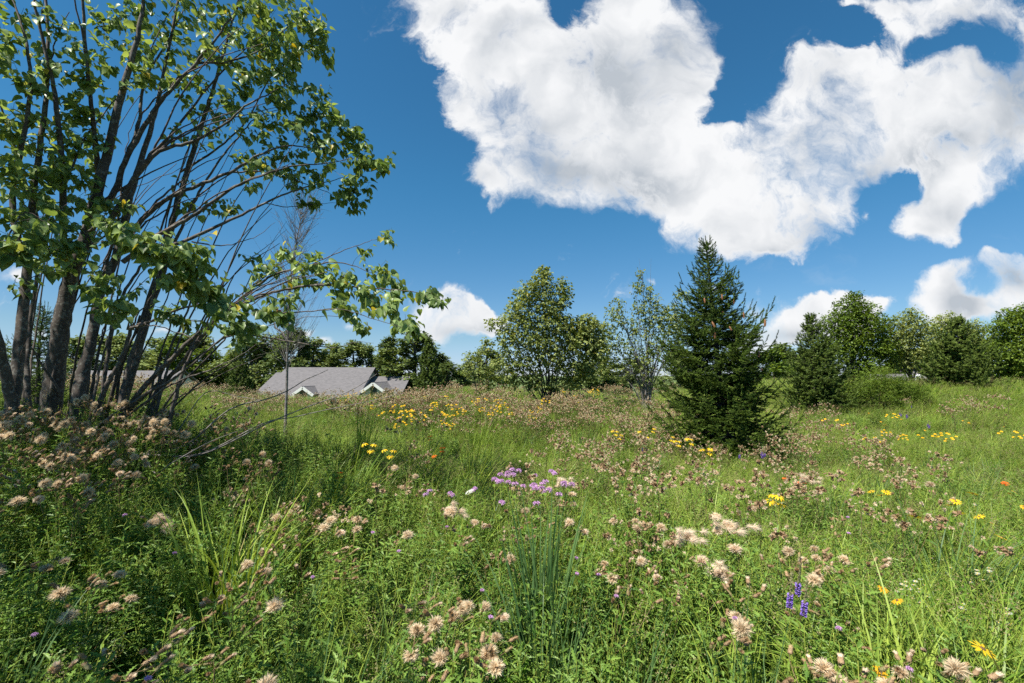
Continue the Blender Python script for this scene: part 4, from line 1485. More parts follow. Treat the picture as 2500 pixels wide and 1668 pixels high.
# ------------------------------------------------------------------ meadow plants
def blades(mb, R, n, hmin, hmax, spread, wmin, wmax, bend, wind=.15, nseg=6, tlo=0., thi=1., mi=0, upright=.25):
    az = R.uniform(0, 2 * math.pi, n)
    L = R.uniform(hmin, hmax, n)
    rr = spread * np.sqrt(R.random(n))
    a0 = R.uniform(0, 2 * math.pi, n)
    b = np.stack([np.cos(a0) * rr, np.sin(a0) * rr, 0 * rr], -1)
    hd = np.stack([np.cos(az), np.sin(az), 0 * az], -1) * upright * R.uniform(.3, 1.6, (n, 1)) + np.array([wind, .0, 0]) * R.uniform(.4, 1.6, (n, 1))
    bd = bend * R.uniform(.2, 1.5, n)
    t = np.linspace(0, 1, nseg + 1)
    pts = np.zeros((n, nseg + 1, 3))
    ang = np.linalg.norm(hd, axis=1)[:, None] + bd[:, None] * t[None] ** 1.6
    hdir = unit(hd)
    step = L[:, None] / nseg
    dx = np.sin(ang) * step
    dz = np.cos(ang) * step
    hx = np.concatenate([np.zeros((n, 1)), np.cumsum(dx[:, :-1], 1)], 1)
    hz = np.concatenate([np.zeros((n, 1)), np.cumsum(dz[:, :-1], 1)], 1)
    pts = b[:, None, :] + hdir[:, None, :] * hx[..., None]
    pts[..., 2] += hz
    w = R.uniform(wmin, wmax, n)[:, None] * (1 - t[None] ** 1.8) * np.minimum(1, .55 + t[None] * 2) + .0002
    tw = R.normal(0, .5, n)
    side = np.stack([-hdir[:, 1] * np.cos(tw) + hdir[:, 0] * np.sin(tw), hdir[:, 0] * np.cos(tw) + hdir[:, 1] * np.sin(tw), 0 * az], -1)
    l = pts - side[:, None, :] * w[..., None] / 2
    r = pts + side[:, None, :] * w[..., None] / 2
    V = np.stack([l, r], 2).reshape(n, -1, 3)
    k = 2 * (nseg + 1)
    f = np.array([[2 * i, 2 * i + 1, 2 * i + 3, 2 * i + 2] for i in range(nseg)])
    F = (f[None] + (np.arange(n) * k)[:, None, None]).reshape(-1, 4)
    mb.add(V.reshape(-1, 3), F, np.repeat(R.uniform(tlo, thi, n), k), mi, True)


def leafy_stem(mb, R, base, h, tmpl, nleaf, lsize, lean, mleaf=0, mstem=1, rad=.0028, shoots=3, taper=.45, up=.35, bush=1.0):
    top = base + np.array([lean[0], lean[1], 1.0]) * h
    mid = base + (top - base) * .5 + R.normal(0, .015, 3) - np.array([lean[0], lean[1], 0]) * h * .18
    pts = smooth_path([base, mid, top], 5)
    tube(mb, pts, np.linspace(rad, rad * .5, len(pts)), 3, R.uniform(.3, .9), mstem)
    s = np.linspace(.08, 1.0, nleaf) ** .85

    def leaves(pts, s, sz):
        n = len(s)
        u = s * (len(pts) - 1)
        pos = np.stack([np.interp(u, np.arange(len(pts)), pts[:, k]) for k in range(3)], -1)
        az = np.arange(n) * 2.4 + R.normal(0, .4, n) + R.uniform(0, 6)
        elev = up + R.normal(0, .3, n) + .5 * (s - .5)
        d = np.stack([np.cos(az) * np.cos(elev), np.sin(az) * np.cos(elev), np.sin(elev)], -1) + np.array([.12, 0, 0])
        size = sz * (1 - taper * s) * R.uniform(.65, 1.2, n) * np.clip(.45 + 2.5 * s, 0, 1)
        nrm = np.array([0, 0, 1.0]) + R.normal(0, .4, (n, 3))
        mb.inst(tmpl[0], tmpl[1], frames(d, nrm) * size[:, None, None], pos, R.uniform(0, 1, n), mleaf, False)
    leaves(pts, s, lsize)
    for k in range(shoots):
        j = int(R.integers(3, len(pts) - 2))
        a = R.uniform(0, 6.28)
        e = pts[j] + np.array([math.cos(a) * .45 + lean[0], math.sin(a) * .45 + lean[1], 1.0]) * h * R.uniform(.16, .34)
        q = smooth_path([pts[j], (pts[j] + e) / 2 + np.array([math.cos(a), math.sin(a), 0]) * .012, e], 3)
        tube(mb, q, np.linspace(rad * .6, rad * .35, len(q)), 3, .6, mstem)
        leaves(q, np.linspace(.1, 1, max(4, int(nleaf * .3))), lsize * .62)
    return pts


PROT = {}


def proto(kind, mb, mats):
    PROT.setdefault(kind, []).append(mb.mesh('%s_plant' % kind, mats))


def make_protos():
    R = np.random.default_rng(11)
    for v in range(5):      # thistle greenery, three or four stems
        mb = MB()
        for k in range(4):
            b = np.array([R.normal(0, .07), R.normal(0, .07), -.02])
            leafy_stem(mb, R, b, R.uniform(.52, .80), LOBED, 38, .082, (R.normal(.08, .1), R.normal(0, .1)), shoots=6)
        proto('leaf', mb, [M_THLEAF, M_STEM])
    for v in range(4):      # narrow-leaved forbs
        mb = MB()
        for k in range(5):
            b = np.array([R.normal(0, .07), R.normal(0, .07), -.02])
            leafy_stem(mb, R, b, R.uniform(.5, .8), LANCE, 44, .062, (R.normal(.08, .1), R.normal(0, .1)), shoots=5, up=.5)
        proto('forb', mb, [M_FORB, M_STEM])
    for v in range(2):      # bright ferny forb
        mb = MB()
        for k in range(5):
            b = np.array([R.normal(0, .06), R.normal(0, .06), -.02])
            leafy_stem(mb, R, b, R.uniform(.35, .6), LOBED, 30, .10, (R.normal(.05, .12), R.normal(0, .1)), shoots=3, up=.6)
        proto('bright', mb, [M_BRIGHTFORB, M_STEM])
    for v in range(3):      # low undergrowth
        mb = MB()
        for k in range(7):
            b = np.array([R.normal(0, .12), R.normal(0, .12), -.02])
            leafy_stem(mb, R, b, R.uniform(.18, .38), LOBED if k % 2 else LANCE, 16, .11, (R.normal(.1, .2), R.normal(0, .2)), shoots=1, taper=.2)
        proto('low', mb, [M_THLEAF, M_STEM])
    for v in range(5):      # arching green grass
        mb = MB()
        blades(mb, R, 46, .38, .90, .09, .003 + .0012 * v, .0065 + .0015 * v, 1.1 + .1 * v, .18, 7)
        blades(mb, R, 8, .5, .9, .1, .0015, .0025, .6, .12, 5, .9, 1.0)
        proto('grass', mb, [M_GRASS])
    for v in range(2):      # wide-bladed blue-green grass
        mb = MB()
        blades(mb, R, 34, .5, .95, .07, .006, .011, .55, .05, 7, upright=.14)
        proto('bluegrass', mb, [M_BLUEGRASS])
    for v in range(3):      # fine mixed grass with dry culms and seed heads
        mb = MB()
        blades(mb, R, 46, .3, .7, .12, .0018, .0035, 1.0, .2, 5)
        blades(mb, R, 12, .4, .8, .12, .0014, .002, .5, .15, 5, mi=1)
        # airy panicles
        for k in range(6):
            p = np.array([R.normal(0, .1) + .08, R.normal(0, .1), R.uniform(.5, .75)])
            n = 30
            q = p + np.stack([R.normal(0, .015, n) + np.linspace(0, .05, n), R.normal(0, .015, n), np.linspace(-.06, .05, n)], -1)
            mb.inst(QUADLEAF[0], QUADLEAF[1], frames(R.normal(0, 1, (n, 3)), R.normal(0, 1, (n, 3))) * .010, q, R.uniform(.3, 1, n), 1)
        proto('fine', mb, [M_GRASS, M_DRYGRASS])
    for v in range(3):      # distant thistle with tan heads, all in one
        mb = MB()
        for k in range(3):
            b = np.array([R.normal(0, .08), R.normal(0, .08), -.02])
            h = R.uniform(.7, .9)
            p = leafy_stem(mb, R, b, h, LOBED, 16, .09, (R.normal(.08, .08), R.normal(0, .08)), shoots=2)
            for j in range(9):
                c = p[-1] + np.array([R.normal(0, .055), R.normal(0, .055), R.normal(-.01, .035)])
                n = 16
                dd = unit(R.normal(0, 1, (n, 3)) + [0, 0, .4])
                mb.inst(QUADLEAF[0], QUADLEAF[1], frames(dd, R.normal(0, 1, (n, 3))) * (R.uniform(.010, .019) if j % 4 else .026), np.repeat(c[None], n, 0), R.uniform(0, 1, n), 2 if j % 4 else 3)
        proto('farthistle', mb, [M_THLEAF, M_BROWNSTEM, M_FLUFF, M_BUD])
    for v in range(2):      # distant yellow flower clump
        mb = MB()
        for k in range(4):
            b = np.array([R.normal(0, .1), R.normal(0, .1), -.02])
            p = leafy_stem(mb, R, b, R.uniform(.75, .95), LANCE, 14, .09, (R.normal(.05, .08), R.normal(0, .08)), shoots=1)
            for j in range(2):
                n = 9
                a = np.arange(n) * 6.28 / n
                dd = np.stack([np.cos(a), np.sin(a), 0 * a - .7], -1)
                c = p[-1] + np.array([R.normal(0, .05), R.normal(0, .05), R.normal(0, .03)])
                mb.inst(OVAL[0], OVAL[1], frames(dd, np.array([0, 0, 1.]) + 0 * dd) * .038, np.repeat(c[None], n, 0), R.uniform(.3, 1, n), 2)
        proto('faryellow', mb, [M_FORB, M_STEM, M_YELLOW])


def scatter(name, kinds, pts, rotz, tilt, scl, kind_idx, label=None):
    """one object of uncountable plants: a point mesh carrying instances"""
    coll = bpy.data.collections.new(name + '_kinds')
    order = []
    for k in kinds:
        for me in PROT[k]:
            order.append(me)
    for i, me in enumerate(order):
        o = bpy.data.objects.new('%s_%02d' % (name, i), me)
        coll.objects.link(o)
    me = bpy.data.meshes.new(name)
    me.vertices.add(len(pts))
    me.vertices.foreach_set('co', np.asarray(pts, np.float32).ravel())
    a = me.attributes.new('rot', 'FLOAT_VECTOR', 'POINT')
    a.data.foreach_set('vector', np.stack([tilt[:, 0], tilt[:, 1], rotz], -1).astype(np.float32).ravel())
    a = me.attributes.new('scl', 'FLOAT_VECTOR', 'POINT')
    a.data.foreach_set('vector', np.asarray(scl, np.float32).ravel())
    a = me.attributes.new('pick', 'INT', 'POINT')
    a.data.foreach_set('value', np.asarray(kind_idx, np.int32))
    o = bpy.data.objects.new(name, me)
    COL.objects.link(o)
    ng = bpy.data.node_groups.new(name, 'GeometryNodeTree')
    ng.interface.new_socket('Geometry', in_out='INPUT', socket_type='NodeSocketGeometry')
    ng.interface.new_socket('Geometry', in_out='OUTPUT', socket_type='NodeSocketGeometry')
    gi = ng.nodes.new('NodeGroupInput')
    go = ng.nodes.new('NodeGroupOutput')
    ci = ng.nodes.new('GeometryNodeCollectionInfo')
    ci.inputs['Collection'].default_value = coll
    ci.inputs['Separate Children'].default_value = True
    ci.inputs['Reset Children'].default_value = True
    ip = ng.nodes.new('GeometryNodeInstanceOnPoints')
    ip.inputs['Pick Instance'].default_value = True
    L = ng.links
    L.new(gi.outputs[0], ip.inputs['Points'])
    L.new(ci.outputs[0], ip.inputs['Instance'])

    def attr(nm, ty):
        x = ng.nodes.new('GeometryNodeInputNamedAttribute')
        x.data_type = ty
        x.inputs['Name'].default_value = nm
        return x.outputs['Attribute']
    L.new(attr('pick', 'INT'), ip.inputs['Instance Index'])
    e2r = ng.nodes.new('FunctionNodeEulerToRotation')
    L.new(attr('rot', 'FLOAT_VECTOR'), e2r.inputs[0])
    L.new(e2r.outputs[0], ip.inputs['Rotation'])
    L.new(attr('scl', 'FLOAT_VECTOR'), ip.inputs['Scale'])
    L.new(ip.outputs[0], go.inputs[0])
    md = o.modifiers.new('plants', 'NODES')
    md.node_group = ng
    tag(o, label, None, None, 'stuff')
    return o


class VNoise:
    def __init__(self, seed):
        self.g = np.random.default_rng(seed).random((64, 64))

    def __call__(self, x, y, s):
        x = np.asarray(x) * s + 31.7
        y = np.asarray(y) * s + 12.3
        xi, yi = np.floor(x).astype(int), np.floor(y).astype(int)
        fx, fy = x - xi, y - yi
        fx, fy = fx * fx * (3 - 2 * fx), fy * fy * (3 - 2 * fy)
        g = self.g
        a, b = g[xi % 64, yi % 64], g[(xi + 1) % 64, yi % 64]
        c, d = g[xi % 64, (yi + 1) % 64], g[(xi + 1) % 64, (yi + 1) % 64]
        return (a * (1 - fx) + b * fx) * (1 - fy) + (c * (1 - fx) + d * fx) * fy


RINGS = [(0.55, 3.0), (3.0, 6.0), (6.0, 10.0), (10.0, 18.0), (18.0, 31.0)]


def ring_points(R, dens):
    out = []
    for (a, b), dn in zip(RINGS, dens):
        wa = 1.22 * b + .8
        n = int(dn * (b - a) * 2 * wa)
        y = R.uniform(a, b, n)
        x = R.uniform(-wa, wa, n)
        k = np.abs(x) < 1.22 * y + .8
        out.append(np.stack([x[k], y[k]], -1))
    return np.vstack(out)


if STAGE != 'sky':
    make_protos()
    RM = np.random.default_rng(99)
    N1, N2, N3 = VNoise(1), VNoise(2), VNoise(3)

    def put(name, kinds, dens, weight, label, smin=.8, smax=1.15, hfun=None, tiltx=.06, seed=0):
        R = np.random.default_rng(1000 + seed)
        p = ring_points(R, dens)
        w = weight(p[:, 0], p[:, 1])
        p = p[R.random(len(p)) < w]
        n = len(p)
        s = R.uniform(smin, smax, n)
        hs = s * .88 * (hfun(p[:, 0], p[:, 1]) if hfun else 1.0)
        cnt = sum(len(PROT[k]) for k in kinds)
        far = np.clip(p[:, 1] / 14.0, 1, 1.7)
        scatter(name, kinds, np.stack([p[:, 0], p[:, 1], H(p[:, 0], p[:, 1]) - .01], -1), R.uniform(-1.0, 1.0, n) + np.where(R.random(n) < .0, 3.14, 0),
                R.normal(0, tiltx, (n, 2)), np.stack([s * far, s * far, hs], -1), R.integers(0, cnt, n), label)
        return n

    def height(x, y):
        """plants stand lower in the open middle and taller at the left and near the viewer"""
        h = 1.0 - .22 * sstep(3.5, 7, y)
        h = h + .18 * sstep(-1, -3.5, x) * sstep(9, 5, y)
        h = h * (.88 + .28 * N3(x, y, .7))
        return h

    def grassy(x, y):
        g = N1(x, y, .55) * .6 + N2(x, y, 1.4) * .4
        cx = np.exp(-((x + .6 - .05 * y) / 1.8) ** 2) * sstep(3.2, 5.5, y) * .35
        right = sstep(1.0, 3.5, x) * .25
        near_left = -sstep(-.2, -1.6, x) * sstep(5, 2.5, y) * .22
        mound = -.25 * np.exp(-(((x + 3.6) / 1.8) ** 2 + ((y - 3.6) / 1.8) ** 2))
        return np.clip((g - .38 + cx + right + near_left + mound) * 4, 0, 1)

    put('thistle_greenery', ['leaf'], [26, 17, 9, 4, 1.5], lambda x, y: np.clip(1 - grassy(x, y) * .8, .05, 1), 'leafy thistle stems carpeting the meadow', hfun=height, seed=1)
    put('forb_greenery', ['forb'], [11, 11, 9, 5, 2.2], lambda x, y: .25 + .75 * (N2(x, y, .9) > .45), 'narrow-leaved wildflower stems mixed through the meadow', hfun=height, seed=2)
    put('bright_greenery', ['bright'], [3, 2.5, 2, 1, .4], lambda x, y: (N3(x, y, .8) > .62) * 1.0, 'bright green ferny clumps in the meadow', hfun=height, seed=3)
    put('undergrowth', ['low'], [18, 11, 5, 2, 0], lambda x, y: 1.0 + 0 * x, 'low leafy undergrowth between the meadow stems', seed=4)
    put('meadow_grass', ['grass'], [18, 19, 15, 10, 5], lambda x, y: np.clip(.12 + grassy(x, y), 0, 1), 'arching green grass of the meadow', hfun=height, seed=5)
    put('blue_green_grass', ['bluegrass'], [3, 3, 2, 1, .5], lambda x, y: (N2(x + 7, y, .8) > .6) * 1.0, 'wide blue-green grass blades in the meadow', hfun=height, seed=6)
    put('fine_grass', ['fine'], [8, 11, 11, 8, 4], lambda x, y: np.clip(.25 + .9 * grassy(x, y), 0, 1), 'fine grass with dry culms in the meadow', hfun=height, seed=7)


# ------------------------------------------------------------------ countable meadow plants
def puff_mesh(name, R, n=190, r=.03, squash=1.0, blow=(0, 0, 0), mats=None, w=.00052):
    """a burst of fine hairs round a dry receptacle"""
    mb = MB()
    n = int(n * 3.4)
    d = unit(R.normal(0, 1, (n, 3)) + np.array([0, 0, .35]))
    L = r * R.uniform(.55, 1.15, n)
    tip = d * L[:, None] * np.array([1, 1, squash]) + R.normal(0, .005, (n, 3)) + np.asarray(blow) * (L / r)[:, None] ** 1.5 * r
    root = d * .004
    side = unit(np.cross(d, R.normal(0, 1, (n, 3)))) * w
    V = np.stack([root - side, root + side, (root + tip) / 2 + side * 1.1 + R.normal(0, .0025, (n, 3)), tip], 1)
    F = (np.array([[0, 1, 2], [0, 2, 3]])[None] + (np.arange(n) * 4)[:, None, None]).reshape(-1, 3)
    mb.add(V.reshape(-1, 3), F, np.repeat(R.uniform(0, 1, n), 4), 0)
    t = np.linspace(0, 1, 6)
    tube(mb, np.stack([0 * t, 0 * t, -.022 + t * .026], -1), np.array([.002, .0065, .008, .0075, .006, .002]), 8, .5, 1)
    return mb.mesh(name, mats or [M_FLUFF, M_BUD])


def bud_mesh(name, R, tuft=.9, mats=None):
    """scaly involucre with a tuft of tan bristles"""
    mb = MB()
    t = np.linspace(0, 1, 8)
    tube(mb, np.stack([R.normal(0, .0005, 8), 0 * t, t * .024], -1), np.array([.002, .0062, .0078, .0080, .0074, .0064, .0054, .0052]), 8, .5, 1)
    for i in range(5):
        for k in range(8):
            a = (k + .5 * (i % 2)) * math.pi / 4
            z = .002 + i * .0042
            o = np.array([math.cos(a), math.sin(a), 0])
            s = np.array([-math.sin(a), math.cos(a), 0]) * .0022
            b = o * .0075 + [0, 0, z]
            mb.add([b - s, b + s, o * .0092 + [0, 0, z + .0055]], [[0, 1, 2]], R.random(), 1)
    n = int(80 * tuft)
    a = R.uniform(0, 6.28, n)
    q = np.sqrt(R.random(n))
    b = np.stack([np.cos(a) * q * .005, np.sin(a) * q * .005, 0 * a + .022], -1)
    tip = np.stack([np.cos(a) * q * .0115, np.sin(a) * q * .0115, .030 + .010 * (1 - q) + R.uniform(0, .006, n)], -1)
    side = np.stack([-np.sin(a), np.cos(a), 0 * a], -1) * .0011
    V = np.stack([b - side, b + side, tip], 1)
    mb.add(V.reshape(-1, 3), (np.array([[0, 1, 2]])[None] + (np.arange(n) * 3)[:, None, None]).reshape(-1, 3), np.repeat(R.uniform(0, 1, n), 3), 0)
    return mb.mesh(name, mats or [M_TUFT, M_BUD])


def cloud_mesh(name, R, n=9):
    """several puffs blown together into one woolly mass"""
    mb = MB()
    for k in range(n):
        c = np.array([R.normal(.03, .045), R.normal(0, .02), R.normal(0, .018)])
        c[2] -= .2 * c[0]
        m = 170
        d = unit(R.normal(0, 1, (m, 3)))
        L = R.uniform(.012, .038, m)
        tip = c + d * L[:, None] + np.array([.018, 0, -.006])
        root = c + d * .003
        side = unit(np.cross(d, R.normal(0, 1, (m, 3)))) * .00055
        V = np.stack([root - side, root + side, (root + tip) / 2 + side, tip], 1)
        F = (np.array([[0, 1, 2], [0, 2, 3]])[None] + (np.arange(m) * 4)[:, None, None]).reshape(-1, 3)
        mb.add(V.reshape(-1, 3), F, np.repeat(R.uniform(0, 1, m), 4), 0)
    return mb.mesh(name, [M_WHITEFLUFF])


def floret_head(name, R, n, r, mat, core, up=.5, w=.0022):
    mb = MB()
    d = unit(R.normal(0, 1, (n, 3)) * np.array([1, 1, .6]) + np.array([0, 0, up]))
    root = d * r * .25
    side = unit(np.cross(d, R.normal(0, 1, (n, 3)))) * w
    tip = d * r * R.uniform(.75, 1.1, (n, 1)) + np.array([0, 0, -.15 * r])
    mid = d * r * .65 + np.array([0, 0, .12 * r])
    V = np.stack([root - side * .5, root + side * .5, mid + side, tip, mid - side], 1)
    F = (np.array([[0, 1, 2, 4], [4, 2, 3, 3]])[None] + (np.arange(n) * 5)[:, None, None])
    mb.add(V.reshape(-1, 3), F[:, 0], np.repeat(R.uniform(0, 1, n), 5), 0)
    mb.f.append((F[:, 1, :3] + mb.n - n * 5, 0, False))
    t = np.linspace(0, 1, 6)
    tube(mb, np.stack([0 * t, 0 * t, (t - .6) * r * .6], -1), np.array([.1, .26, .32, .3, .2, .02]) * r, 7, .4, 1)
    return mb.mesh(name, [mat, core])


def petal_head(name, R, n, L, droop, petal, disc, disc_r=.008, disc_h=.014, width=.55):
    mb = MB()
    a = np.arange(n) * 2 * math.pi / n + R.normal(0, .08, n)
    ts = np.linspace(0, 1, 5)
    ws = np.array([.10, .20, .26, .22, .04]) * width
    for k in range(n):
        o = np.array([math.cos(a[k]), math.sin(a[k]), 0])
        s = np.array([-math.sin(a[k]), math.cos(a[k]), 0])
        dr = droop * R.uniform(.75, 1.2)
        l = L * R.uniform(.85, 1.1)
        ang = dr * (ts ** .7)
        c = np.stack([np.cos(ang), -np.sin(ang)], -1)
        q = np.concatenate([[[0, 0]], np.cumsum((c[1:] + c[:-1]) / 2 * (l / 4), 0)])
        p = o[None] * (disc_r * .8 + q[:, :1]) + np.array([0, 0, 1.]) * q[:, 1:]
        v = np.concatenate([p - s * (ws * l)[:, None], p + s * (ws * l)[:, None]])
        mb.add(v, [[i, i + 1, 5 + i + 1, 5 + i] for i in range(4)], R.uniform(.3, 1), 0, True)
    t = np.linspace(0, 1, 7)
    rr = disc_r * np.sqrt(np.clip(1 - ((t - .35) / .68) ** 2, .01, 1))
    tube(mb, np.stack([0 * t, 0 * t, (t - .35) * disc_h], -1), rr, 9, .5, 1, cap=True)
    return mb.mesh(name, [petal, disc])


def spike_head(name, R):
    """violet florets round the lower part of a grey-green spike"""
    mb = MB()
    t = np.linspace(0, 1, 12)
    tube(mb, np.stack([.012 * t ** 2, 0 * t, t * .17], -1), .0045 * (1 - .6 * t) + .0005, 7, .5, 1)
    n = 130
    z = R.uniform(-.002, .068, n)
    a = R.uniform(0, 6.28, n)
    o = np.stack([np.cos(a), np.sin(a), 0 * a + .25], -1)
    mb.inst(OVAL[0], OVAL[1], frames(o, R.normal(0, 1, (n, 3))) * .0105, np.stack([np.cos(a) * .004, np.sin(a) * .004, z], -1), R.uniform(0, 1, n), 0)
    n = 110
    z = R.uniform(.05, .165, n)
    a = R.uniform(0, 6.28, n)
    o = np.stack([np.cos(a), np.sin(a), 0 * a + 1.0], -1)
    mb.inst(OVAL[0], OVAL[1], frames(o, R.normal(0, 1, (n, 3))) * .0065, np.stack([np.cos(a) * .003 + .012 * (z / .17) ** 2, np.sin(a) * .003, z], -1), R.uniform(0, 1, n), 1)
    return mb.mesh(name, [M_VIOLET, M_GREYCONE])


def umbel_mesh(name, R, mat, n=40, r=.03, fs=.008, dome=.35, stalkmat=None):
    mb = MB()
    a = R.uniform(0, 6.28, n)
    q = np.sqrt(R.random(n)) * r
    z = dome * r * (1 - (q / r) ** 2)
    c = np.stack([np.cos(a) * q, np.sin(a) * q, z], -1)
    for k in range(5):
        dd = unit(np.stack([np.cos(a + k * 1.256), np.sin(a + k * 1.256), 0 * a + .25], -1))
        mb.inst(QUADLEAF[0], QUADLEAF[1], frames(dd, np.array([0, 0, 1.]) + R.normal(0, .2, (n, 3))) * fs, c, R.uniform(0, 1, n), 0)
    for k in range(n):
        if k % 3 == 0:
            tube(mb, np.array([[0, 0, -r * .7], c[k]]), [.0006, .0005], 3, .5, 1)
    return mb.mesh(name, [mat, stalkmat or M_STEM])


def head_stalks(mb, top, ends, R, rad=.0011, mi=0):
    for e in ends:
        m = (top + e) / 2 + R.normal(0, .006, 3)
        tube(mb, np.stack([top, m, e]), [rad, rad * .9, rad * .8], 3, .6, mi)


def aim(v):
    """euler that turns +Z towards v"""
    return Vector(v).to_track_quat('Z', 'Y').to_euler()


def thistle_variant(R, heads, puffs, spread=.07, tall=.92, sidebr=2, cloud=False):
    """a thistle with its stem, foliage and every seed head as parts; its top sits near the axis"""
    root = bpy.data.objects.new('thistle', None)
    st, fo = MB(), MB()
    ln = np.array([R.normal(.05, .05), R.normal(0, .05)])
    pts = leafy_stem(fo, R, np.array([-ln[0] * tall, -ln[1] * tall, -.03]), tall - .05, LOBED, 34, .085, ln, shoots=4)
    top = pts[-1]
    tips = []
    tops = [top]
    for k in range(sidebr):
        j = int(R.integers(6, len(pts) - 1))
        a = R.uniform(0, 6.28)
        e = top + np.array([math.cos(a) * spread * 1.3, math.sin(a) * spread * 1.3, R.uniform(-.12, .0)])
        q = smooth_path([pts[j], (pts[j] + e) / 2 + np.array([math.cos(a), math.sin(a), -.3]) * .015, e], 3)
        tube(st, q, np.linspace(.002, .0013, len(q)), 4, .5)
        tops.append(e)
    for h in range(heads):
        b = tops[h % len(tops)]
        a = R.uniform(0, 6.28)
        rr = spread * math.sqrt(R.random())
        e = b + np.array([math.cos(a) * rr * .7 + .01, math.sin(a) * rr * .7, R.uniform(-.01, .05)])
        head_stalks(st, b, [e], R)
        tips.append((e, unit((e - b) * np.array([1, 1, .6]) + np.array([.015, 0, .03]) + R.normal(0, .012, 3))))
    part('stem', st.mesh('thistle_stem', M_BROWNSTEM), root) if st.v else None
    part('foliage', fo.mesh('thistle_foliage', [M_THLEAF, M_STEM]), root)
    for i, (e, d) in enumerate(tips):
        if i < puffs:
            me = PUFFS[int(R.integers(0, len(PUFFS)))]
            o = part('seed_puff', me, root, e + d * .024, aim(d), R.uniform(.75, 1.15))
        else:
            me = BUDS[int(R.integers(0, len(BUDS)))]
            o = part('seed_head', me, root, e, aim(d), R.uniform(.75, 1.08))
    if cloud:
        part('seed_wool', CLOUDS[int(R.integers(0, len(CLOUDS)))], root, tips[0][0] + np.array([.0, 0, .03]), (0, 0, R.normal(0, .4)), 1.15)
    return root


def link_tree(o, name, loc, rz, sc, label, cat, group=None):
    """copy a plant and every part of it into the scene"""
    c = o.copy()
    c.name = name
    COL.objects.link(c)
    c.location = loc
    c.rotation_euler = (0, 0, rz)
    c.scale = sc if not np.isscalar(sc) else (sc,) * 3
    tag(c, label, cat, group)
    for ch in list(PARTS[o.name]):
        d = ch.copy()
        COL.objects.link(d)
        d.parent = c
    return c


PARTS = {}


def stash(root):
    """take a prototype's parts out of the scene again, they are only copied from"""
    kids = [o for o in COL.objects if o.parent is root]
    for k in kids:
        COL.objects.unlink(k)
    PARTS[root.name] = kids
    return root


def flower_plant(kind, R, h, leaf, mats, heads, stalk_spread=.05, nleaf=16, lsize=.08, shoots=1, zspread=.03, tilt=.5, extra=None):
    root = bpy.data.objects.new(kind, None)
    fo, st = MB(), MB()
    ln = np.array([R.normal(.04, .04), R.normal(0, .04)])
    pts = leafy_stem(fo, R, np.array([-ln[0] * h, -ln[1] * h, -.03]), h - .06, leaf, nleaf, lsize, ln, shoots=shoots)
    top = pts[-1]
    for i, me in enumerate(heads):
        a = R.uniform(0, 6.28) + i * 2.4
        rr = stalk_spread * (0 if len(heads) == 1 else R.uniform(.5, 1.1))
        e = top + np.array([math.cos(a) * rr, math.sin(a) * rr, .05 + R.normal(0, zspread)])
        b = pts[-1 - min(3, i)]
        head_stalks(st, b, [e], R, .0014)
        d = unit(np.array([math.cos(a) * tilt * .6, math.sin(a) * tilt * .6 - .15, 1.0]))
        part('flower_head', me, root, e, aim(d), R.uniform(.9, 1.15))
    part('stem', st.mesh(kind + '_stem', M_STEM), root)
    part('foliage', fo.mesh(kind + '_foliage', mats), root)
    return stash(root)


